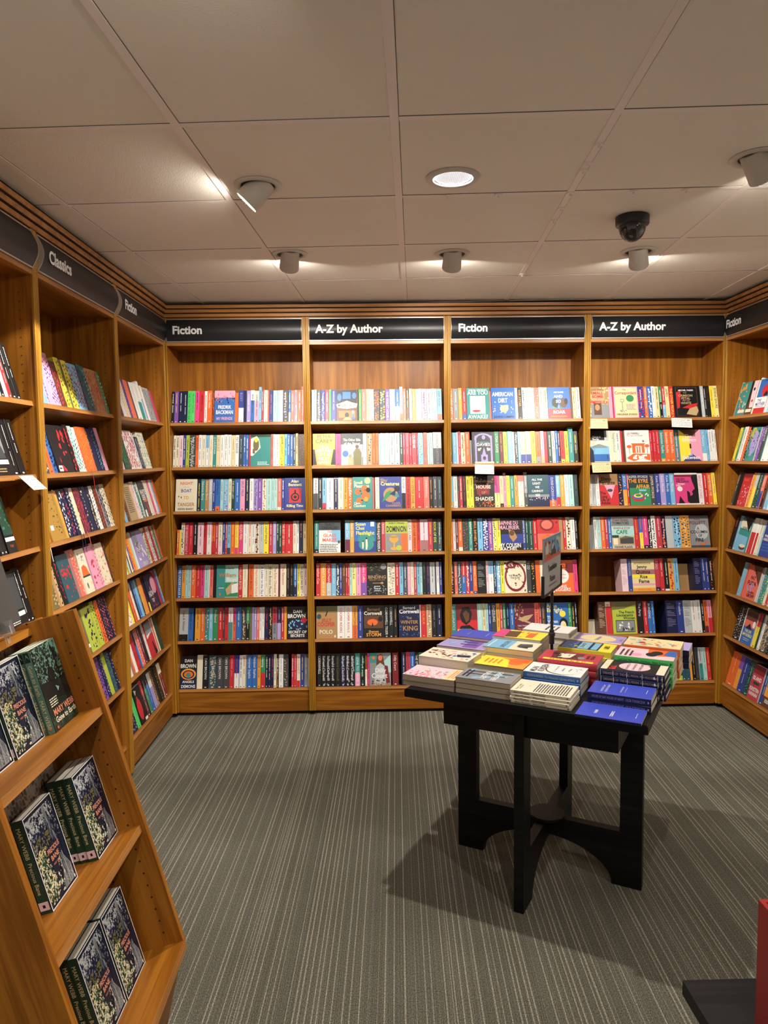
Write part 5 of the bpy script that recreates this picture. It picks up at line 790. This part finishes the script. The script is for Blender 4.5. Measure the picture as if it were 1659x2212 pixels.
def stack(u0, v0, n, t, art_, spine, lab, L=0.198, D=0.129, fgt=None, fg='iv', spf=True, page='pg', rot=0.0, pat=None, low=None, jit=0.003, grp=None, hard=False, top=None):
    R = random.Random(lab)
    z = 0.7655
    for i in range(n):
        du, dv, dr = R.uniform(-jit, jit), R.uniform(-jit, jit), R.uniform(-0.8, 0.8)+rot
        # cover up; spine toward the front edge (spf) or fore-edge toward the front
        if spf: Bm = Matrix(((0, 0, -1, L/2), (0, 1, 0, -D/2), (1, 0, 0, 0), (0, 0, 0, 1)))
        else: Bm = Matrix(((0, 0, 1, -L/2), (0, -1, 0, D/2), (1, 0, 0, 0), (0, 0, 0, 1)))
        M = TM @ T3((u0+L/2+du, v0+D/2+dv, z)) @ RZ(dr) @ Bm
        last = i == n-1
        pos = ['lowest', 'second from bottom', 'third from bottom', 'fourth from bottom', 'fifth from bottom'][i]
        add_book(M=M, w=t-0.0004, d=D, h=L, col=spine, art=art_ if last else None, txt=fgt, fg=fg, low=None, fr=0, pat=pat, face=(5e4 if last else 4e4)-i, bay='T', row=0, x=u0, i=i,
                 label=(lab+', on the black table') if n == 1 else (lab+', topmost of its pile on the table' if last else pos+' in the pile of the '+lab), group=grp or ('pile of the '+lab), big=True, page=page, hard=hard)
        z += t
stack(-.433, -.375, 2, .020, 'FLORAL', 'lp', 'pink floral-cover paperback', spf=False, page='pg2')
stack(-.229, -.375, 3, .0185, 'TREEC', 'ol', 'grey tree-trunk-cover paperback', spf=False, page='pg2')
stack(-.028, -.388, 4, .0105, 'HEART', 'iv', 'ivory text-cover paperback', fgt='Banu Mushtaq   Heart Lamp', fg='dg')
stack(.194, -.430, 1, .0095, 'VAIM', 'nv', 'thin bright blue paperback', jit=0)
stack(.206, -.300, 2, .0225, 'HOUSE', 'nv', 'thick bright blue paperback', fgt='HOUSE OF DAY HOUSE OF NIGHT   OLGA TOKARCZUK', fg='lv')
stack(.214, -.166, 4, .0215, 'DREAM', 'nv', 'navy hardback with starry cloud cover', L=.214, D=.136, fgt='DREAMERS OF  THE FULL MOON  MAI MOCHIZUKI', fg='bg', hard=True, jit=.004)
stack(-.032, -.238, 3, .0215, 'KUND', 'bl', 'blue-spined white paperback with looping line drawing', fgt='MILAN KUNDERA  The Unbearable Lightness of Being', fg='lg')
stack(-.250, -.178, 2, .0260, 'SUN', 'or', 'orange sun-cover paperback', spf=False, page='pg2')
stack(-.433, -.240, 2, .0365, 'PARTY', 'pk', 'thick pink-edged paperback with dancing figures', spf=False, page='pg', D=.135)
stack(-.250, -.045, 4, .0205, 'CROWS', 'sk', 'pale cover paperback with black birds', spf=False, page='cr')
stack(-.022, -.100, 3, .0260, 'HOOK', 'cm', 'crimson hardback with portrait cover', hard=True, L=.212, D=.135)
stack(-.433, -.075, 3, .0245, 'CASTLE', 'dg', 'lavender castle-cover paperback', spf=False, page='pg')
stack(.236, -.022, 4, .0250, 'SOULS', 'vg', 'pale pink paperback with bright green spine', fgt='Lost Souls Meet Under a Full Moon   Mizuki Tsujimura', fg='dk')
stack(.014, .050, 4, .0215, 'STONES', 'ye', 'yellow paperback with blue panels', spf=True)
stack(-.436, .082, 3, .0260, 'INDIGO', 'pk', 'indigo-cover paperback with pink pages', spf=False, page='lp')
stack(-.266, .100, 4, .0225, 'YELLOW', 'am', 'yellow and orange pictorial paperback', spf=False)
stack(.028, .182, 4, .0220, 'OVAL', 'sa', 'lavender paperback with cream oval drawing')
stack(.242, .118, 4, .0270, 'KIDS', 'or', 'paperback with children pattern cover')
stack(-.190, .268, 4, .0220, 'WHITEB', 'wh', 'plain white paperback', spf=False)
stack(.252, .262, 3, .0240, 'LILAC', 'nv', 'lilac-cover book', L=.205)
# table-top sign
def tsign():
    c = TC+Vector((RZ(TA) @ Vector((-0.018, 0.086, 0))))
    root = empty('sign_stand', T3((c.x, c.y, 0.7655)) )
    def L(z0, z1, r, seg=20): return [(0, z0), (r, z0), (r, z1), (0, z1)]
    m = MB(); m.lathe([(0, 0), (0.016, 0), (0.017, 0.003), (0.016, 0.006), (0.009, 0.008), (0, 0.008)], 28); m.build('base', M_plastic, root)
    m = MB(); m.lathe(L(0.0085, 0.30, 0.0058), 16); o = m.build('pole', M_plastic, root); smooth_angle(o)
    m = MB(); m.lathe([(0.006, 0.085), (0.010, 0.088), (0.0105, 0.118), (0.0135, 0.120), (0.0135, 0.130), (0.010, 0.132), (0.0095, 0.142), (0.006, 0.143)], 12); m.build('clamp_collar', M_plastic, root)
    dx = Vector((0.447, 0.894, 0)); R_ = Matrix(((dx.x, -dx.y*-1*-1, 0, 0), (dx.y, dx.x, 0, 0), (0, 0, 1, 0), (0, 0, 0, 1)))
    hb = 0.298
    P_ = T3((0, 0, hb)) @ R_
    w2, h = 0.150, 0.212
    m = MB(); m.box(-w2-0.003, w2+0.003, -0.005, 0.005, -0.006, 0.0); m.box(-w2-0.004, -w2-0.001, -0.006, 0.006, -0.006, 0.075); m.box(w2+0.001, w2+0.004, -0.006, 0.006, -0.006, 0.075); m.build('holder_frame', M_plastic, root, P_)
    m = MB()
    pl = lambda u_, v_, l_: (-w2+0.002+u_*(2*w2-0.004), -0.0006-l_*0.00015, (1-v_)*(h-0.002)+0.001)
    m.box(-w2+0.001, w2-0.001, -0.0005, 0.0005, 0.001, h-0.001, PAL['lg'])
    art(m, 'lg|R,sk,0,0,1,.36|B,or,8,.2,3,.05,.05,.6,.36|B,dg,14,.14,4,.1,.08,.9,.36|B,wh,8,.16,5,.1,.05,.95,.3|R,sa,0,.36,1,.42|T,Translation,bk,.5,.57,.11,.8|T,Fiction,bk,.5,.77,.11,.5|L,gy,.3,.86,.75,.93,1', pl, 1.41)
    m.build('poster', M_print, root, P_)
    m = MB(); m.box(-w2, w2, 0.0010, 0.0025, 0, h); m.box(-w2, -w2+0.001, -0.003, 0.001, 0, h, c=None); m.build('acrylic_sleeve', M_acr, root, P_)
    tag(root, 'black pole sign holder with a Translation Fiction poster on the book table', 'sign stand')
tsign()
# ------------------------------------------------------------------ cards, ribbons
def card(bay, row, x0, w_, h_, colr, lab, tilt=18, rz=0, Wm=True, out=0.0):
    M = BAY[bay] @ T3((x0, 0.010-out, ZS[row]-0.004)) @ RX(-tilt) @ Matrix.Rotation(math.radians(rz), 4, 'Y')
    m = MB(); m.box(0, w_, -0.0012, -0.0004, -h_, 0, PAL[colr]); pl = lambda u, v, l: (u*w_, -0.0013-l*0.0001, -v*h_)
    R = random.Random(lab)
    for i in range(5):
        x = 0.06; yy = 0.14+i*0.165; e = 0.62 if i < 2 and Wm else 0.94
        while x < e:
            wd = R.uniform(0.03, 0.12)
            pts = []
            for q in range(5): pts.append((x+wd*q/4, yy+R.uniform(-0.035, 0.035)))
            for (xa, ya), (xb, yb) in zip(pts, pts[1:]): m.poly([pl(xa, ya+0.028, 2), pl(xb, yb+0.028, 2), pl(xb, yb, 2), pl(xa, ya, 2)], PAL['dg'])
            x += wd+0.03
    if Wm: text(m, 'W', 0.22*h_, 0.2, lambda x, y: (0.82*w_+x, -0.0016, -0.2*h_+y), PAL['dg'], 0.0)
    o = m.build('handwritten_card', M_print, M=M); tag(o, lab, 'card', 'handwritten shelf cards')
    m = MB(); m.box(0, w_, 0.0, 0.0008, -h_*0.4, 0.002); m.build('clip_strip', M_acr, o)
card('C', 1, 0.165, 0.116, 0.060, 'wh', 'white handwritten card under the grey arch-and-tower cover', rz=2, Wm=False)
card('D', 0, 0.012, 0.116, 0.062, 'cr', 'yellow handwritten card under the green floral cover, top shelf', rz=1)
card('D', 0, 0.518, 0.124, 0.058, 'wh', 'white handwritten card under the dark red-drape cover, top shelf', rz=3)
card('D', 1, 0.036, 0.116, 0.062, 'cr', 'yellow handwritten card under the misty city cover, second shelf', rz=-1)
card('G', 1, 0.655, 0.105, 0.070, 'wh', 'white handwritten card jutting from the blank-sign bookcase shelf', tilt=46, rz=0, out=0.01, Wm=False)
def ribbon(bay, row, x, ln, colr, lab, swing=0.0, dx=0.0):
    M = BAY[bay] @ T3((x, 0.014, ZS[row]+0.002)); m = MB(); n = 8; w2 = 0.0022; pts = []
    for i in range(n+1):
        t = i/n; pts.append((dx*t+0.003*math.sin(t*6), -0.003-swing*math.sin(t*PI*0.5), 0.004-ln*t if i else 0.006))
    pts = [(pts[0][0], 0.02, 0.001)]+pts
    for a, b_ in zip(pts, pts[1:]):
        m.poly([(a[0]-w2, a[1], a[2]), (b_[0]-w2, b_[1], b_[2]), (b_[0]+w2, b_[1], b_[2]), (a[0]+w2, a[1], a[2])], PAL[colr])
        m.poly([(a[0]-w2, a[1]+0.0006, a[2]), (a[0]+w2, a[1]+0.0006, a[2]), (b_[0]+w2, b_[1]+0.0006, b_[2]), (b_[0]-w2, b_[1]+0.0006, b_[2])], PAL[colr])
    o = m.build('ribbon_marker', M_print, M=M); tag(o, lab, 'ribbon', 'ribbon bookmarks hanging in the Classics bay')
ribbon('E', 1, 0.51, 0.085, 'rd', 'long red ribbon bookmark hanging below the second shelf', 0.012)
ribbon('E', 1, 0.79, 0.035, 'rd', 'short red ribbon bookmark at the shelf end by the post', 0.01, 0.03)
ribbon('E', 2, 0.36, 0.070, 'nv', 'navy ribbon bookmark hanging below the third shelf', 0.01)
ribbon('E', 2, 0.385, 0.085, 'nv', 'longer navy ribbon bookmark beside its twin', 0.01, 0.01)
ribbon('E', 2, 0.43, 0.050, 'sa', 'salmon ribbon bookmark curling under the third shelf', 0.01, 0.012)
ribbon('E', 2, 0.045, 0.075, 'wh', 'white ribbon bookmark by the golden post', 0.012, 0.015)
# ------------------------------------------------------------------ low black table with red box, front corner
def corner_table():
    root = empty('low_table', T3((1.783, -3.121, 0)))
    m = MB(); m.box(0, 0.95, -0.95, 0, 0.572, 0.60); m.build('tabletop', M_black, root)
    m = MB(); m.box(0.08, 0.87, -0.87, -0.08, 0.47, 0.5715); m.build('apron', M_black, root)
    for (x, y) in ((0.09, -0.15), (0.80, -0.15), (0.09, -0.86), (0.80, -0.86)):
        m = MB(); m.box(x, x+0.06, y, y+0.06, 0, 0.4695); m.build('leg', M_black, root)
    tag(root, 'low black wooden table cut off by the lower frame edge', 'table')
    root = empty('red_box', T3((1.848, -3.255, 0.601)))
    Hh = 0.240; t = 0.008; W_ = 0.42; D_ = 0.30
    m = MB(); m.box(0, t, -D_, 0, 0, Hh); m.box(W_-t, W_, -D_, 0, 0, Hh); m.box(t, W_-t, -t, 0, 0, Hh); m.box(t, W_-t, -D_, -D_+t, 0, Hh); m.build('box_wall', M_red, root)
    m = MB(); m.box(t, W_-t, -D_+t, -t, 0.001, 0.008); m.build('box_bottom', M_red, root)
    tag(root, 'open-topped dark red box standing on the low black table', 'box')
corner_table()
# ------------------------------------------------------------------ ceiling lamps and camera
LL = ['ceiling spotlight near the back corner by the side-wall Fiction sign', 'ceiling spotlight in the middle of the back row', 'ceiling spotlight just behind the dome camera', 'tilted ceiling spotlight with bright lens aimed at the Classics wall',
      'large ceiling spotlight cut by the picture edge', 'flush round downlight above the book table', 'unseen downlight added for fill, ahead and left of the camera', 'unseen ceiling spotlight added to light the near left side', 'unseen downlight added for fill over the low table', 'unseen downlight added for fill just behind the camera']
for n_, (kind, x, y, hv, tilt, wt, cone) in enumerate(SPOTS):
    hor = Vector((hv[0], hv[1], 0)); hor = hor.normalized() if kind == 'w' else hor; a = (hor*math.sin(math.radians(tilt))+Vector((0, 0, -math.cos(math.radians(tilt))))).normalized(); root = empty('ceiling_spotlight' if kind == 'w' else 'ceiling_downlight', T3((x, y, CEIL)))
    m = MB()
    if kind == 'w':
        m.lathe([(0.056, 0.0), (0.056, -0.002), (0.060, -0.006), (0.074, -0.006), (0.080, -0.001), (0.080, 0.0)], 48); o = m.build('trim_ring', M_white, root); smooth_angle(o, 50)
        m = MB(); m.disc(0.056, -0.001, 40, down=True); m.build('recess', M_lampdark, root)
        ax = (hor*0.70+Vector((0, 0, -0.72))).normalized()
        q = Vector((0, 0, 1)).rotation_difference(ax).to_matrix().to_4x4()
        can = T3((0, 0, 0.02)-0.0*ax if False else Vector((0, 0, 0.015))-hor*0.028) @ q
        m = MB(); m.lathe([(0.0, 0.0), (0.036, 0.0), (0.041, 0.006), (0.044, 0.095), (0.0425, 0.098), (0.0405, 0.098), (0.0385, 0.084)], 40, can); o = m.build('lamp_can', M_white, root); smooth_angle(o, 50)
        m = MB(); m.lathe([(0.0385, 0.086), (0.034, 0.080)], 32, can); m.disc(0.036, 0.040, 24, can); m.build('lens', M_glow, o)
        m = MB(); m.lathe([(0, 0.094), (0.004, 0.094), (0.004, 0.108), (0, 0.110)], 10, can @ T3((-0.0, 0.0, 0)) @ T3(q.inverted().to_3x3() @ (-0.001*hor)+Vector((0, 0, 0)))); m.build('clip_nub', M_chrome, o)
        base = Vector((x, y, CEIL+0.015))-hor*0.028; lp = base+ax*0.048; sp_ = base+ax*0.0905
    else:
        m.lathe([(0.066, -0.001), (0.067, -0.006), (0.083, -0.006), (0.089, -0.001), (0.089, 0.0)], 56); o = m.build('trim_ring', M_white, root); smooth_angle(o, 50)
        m = MB(); m.lathe([(0.066, -0.003), (0.060, 0.0025)], 56); m.lathe([(0.0665, -0.0035), (0.0635, -0.0035)], 56, mi=1); o = m.build('reflector', [M_chrome, M_glow], root)
        m = MB(); m.disc(0.061, -0.0005, 48, down=True); m.build('lens', M_louvre, root)
        lp = Vector((x, y, CEIL-0.012))
    def lamp(lp, wt, cone, blend, soft, a):
        ld = bpy.data.lights.new('lamp_light', 'SPOT'); ld.energy = wt; ld.color = LAMPCOL; ld.spot_size = math.radians(cone); ld.spot_blend = blend; ld.shadow_soft_size = soft
        lo = bpy.data.objects.new('lamp_light', ld); COL.objects.link(lo); lo.parent = root
        lo.matrix_local = T3(lp-Vector((x, y, CEIL))) @ Vector((0, 0, -1)).rotation_difference(a).to_matrix().to_4x4()
    if kind == 'w': lamp(lp, wt, cone, 0.12, 0.012, a); lamp(sp_, 4.2 if n_ == 3 else 8.0, 172, 0.15, 0.012, ax)
    else: lamp(lp, wt, cone, 0.5, 0.02, a)
    tag(root, LL[n_], 'ceiling light')
root = empty('security_camera', T3((2.24, -1.519, CEIL)))
m = MB(); m.lathe([(0, 0), (0.062, 0), (0.064, -0.003), (0.063, -0.030), (0.060, -0.034), (0.052, -0.036), (0, -0.036)], 48); o = m.build('base_ring', M_camblack, root); smooth_angle(o, 40)
m = MB(); m.lathe([(0.051*math.cos(t*PI/20), -0.036-0.060*math.sin(t*PI/20)) for t in range(11)], 48); o = m.build('dome', M_dome, root); smooth_angle(o, 60)
m = MB(); m.lathe([(0.0, -0.0865), (0.012, -0.0855)], 16, T3((-0.006, -0.004, -0.003))); 
tag(root, 'black dome security camera on the ceiling', 'security camera')

# ------------------------------------------------------------------ realise the books
BOOKS.sort(key=lambda q: -q['face'])
LIM = 300
counts = {}
bulk = MB(); bulkp = MB()
labels = {}
for n_, q in enumerate(BOOKS):
    cov = MB(); hard = q.get('hard', False)
    book_cover(cov, q['w'], q['d'], q['h'], q['col'], q['low'], q['fr'], q['pat'], q['txt'], q['fg'], seed=n_+7, hard=hard, ts=(0.62 if q['w'] < 0.012 else 0.36) if q['bay'] == 'T' else 0.56)
    if hard and q['bay'] == 'T' and q['col'] == 'nv':
        for zz in (0.035, 0.10, 0.33, 0.56, 0.77, 0.965):
            cov.poly([(0.001, -0.0021, q['h']*zz), (q['w']-0.001, -0.0021, q['h']*zz), (q['w']-0.001, -0.0021, q['h']*zz+0.0013), (0.001, -0.0021, q['h']*zz+0.0013)], PAL['iv'])
        cov.poly([(q['w']*(0.5+0.3*math.sin(t_*0.9)), -0.0023, q['h']*(0.17-0.012*t_*0.8)) for t_ in range(5)]+[(q['w']*0.35, -0.0023, q['h']*0.16)], PAL['wh'])
    artm = None
    if q['art']:
        artm = MB(); w_, d_, h_ = q['w'], q['d'], q['h']; asp = d_/h_
        art(artm, COV[q['art']], lambda u, v, l: (w_+0.0002+l*0.00012, u*d_, (1-v)*h_), asp)
    pg = MB(); book_pages(pg, q['w'], q['d'], q['h'], q.get('page', 'pg'), hard)
    if n_ >= LIM:
        bulk.add(cov, q['M']); n0 = len(bulk.m)
        if artm: bulk.add(artm, q['M'])
        pg.m = [1]*len(pg.m); bulk.add(pg, q['M']); continue
    o = cov.build('hardback_book' if hard else 'paperback_book', M_print, M=q['M'])
    pg.build('page_block', M_page, o)
    if artm: artm.build('cover_print', M_print, o)
    if q.get('label'): lab, grp = q['label'], q['group']
    else:
        grp = 'books on the %s shelf of the %s' % (ORD[q['row']], BN[q['bay']]); wh_ = '%s shelf, %s' % (ORD[q['row']], BN[q['bay']])
        if q['art']: lab = '%s, %s' % (DESC[q['art']], wh_)
        else:
            cw = WORD.get(q['col'], 'dark'); lw = WORD.get(q['L'], None) if q['L'] else None; rw = WORD.get(q['Rn'], None) if q['Rn'] else None
            if q['low']: cw += ' and '+WORD[q['low']]
            elif q['pat'] and q['pat'][0] == '=': cw += ' text-printed back cover,'
            elif q['pat']: cw += ' '+WORD[q['pat']]+'-patterned'
            if lw and rw and lw != rw: nb_ = 'between %s and %s' % (lw, rw)
            elif lw: nb_ = 'after %s' % lw
            elif rw: nb_ = 'before %s' % rw
            else: nb_ = ''
            lab = ('%s spine %s, %s' if 'back cover' not in cw else '%s %s, %s') % (cw, nb_, wh_)
        ws = lab.split()
        if len(ws) > 16: lab = lab.replace(' bay', '')
        if len(lab.split()) > 16: lab = lab.replace('back-wall ', '').replace('opposite Classics', 'across')
    if lab in labels and labels[lab][0].get('bay') != 'T': labels[lab].append(q); q['obj'] = o
    else: labels.setdefault(lab, []).append(q)
    q['obj'] = o; tag(o, lab, 'book', grp)
NUM = ['first', 'second', 'third', 'fourth', 'fifth', 'sixth', 'seventh', 'eighth', 'ninth', 'tenth', 'eleventh', 'twelfth', 'thirteenth', 'fourteenth', 'fifteenth', 'sixteenth', 'seventeenth', 'eighteenth', 'nineteenth', 'twentieth']
for lab, qs in labels.items():
    if len(qs) > 1:
        for q in qs:
            nth = NUM[q['i']-1] if q['i'] <= 20 else 'number %d' % q['i']
            q['obj']['label'] = '%s spine, %s book along the %s shelf, %s' % (WORD.get(q['col'], 'dark'), nth, ORD[q['row']], BN[q['bay']])
o = bulk.build('shelved_books', [M_print, M_page]); tag(o, 'remaining narrow spine-out books packed along the wall bookcases', 'books', kind='stuff')
print('BOOKS', len(BOOKS), 'smallest individual face', BOOKS[LIM-1]['face'], 'bulk faces', len(bulk.f))
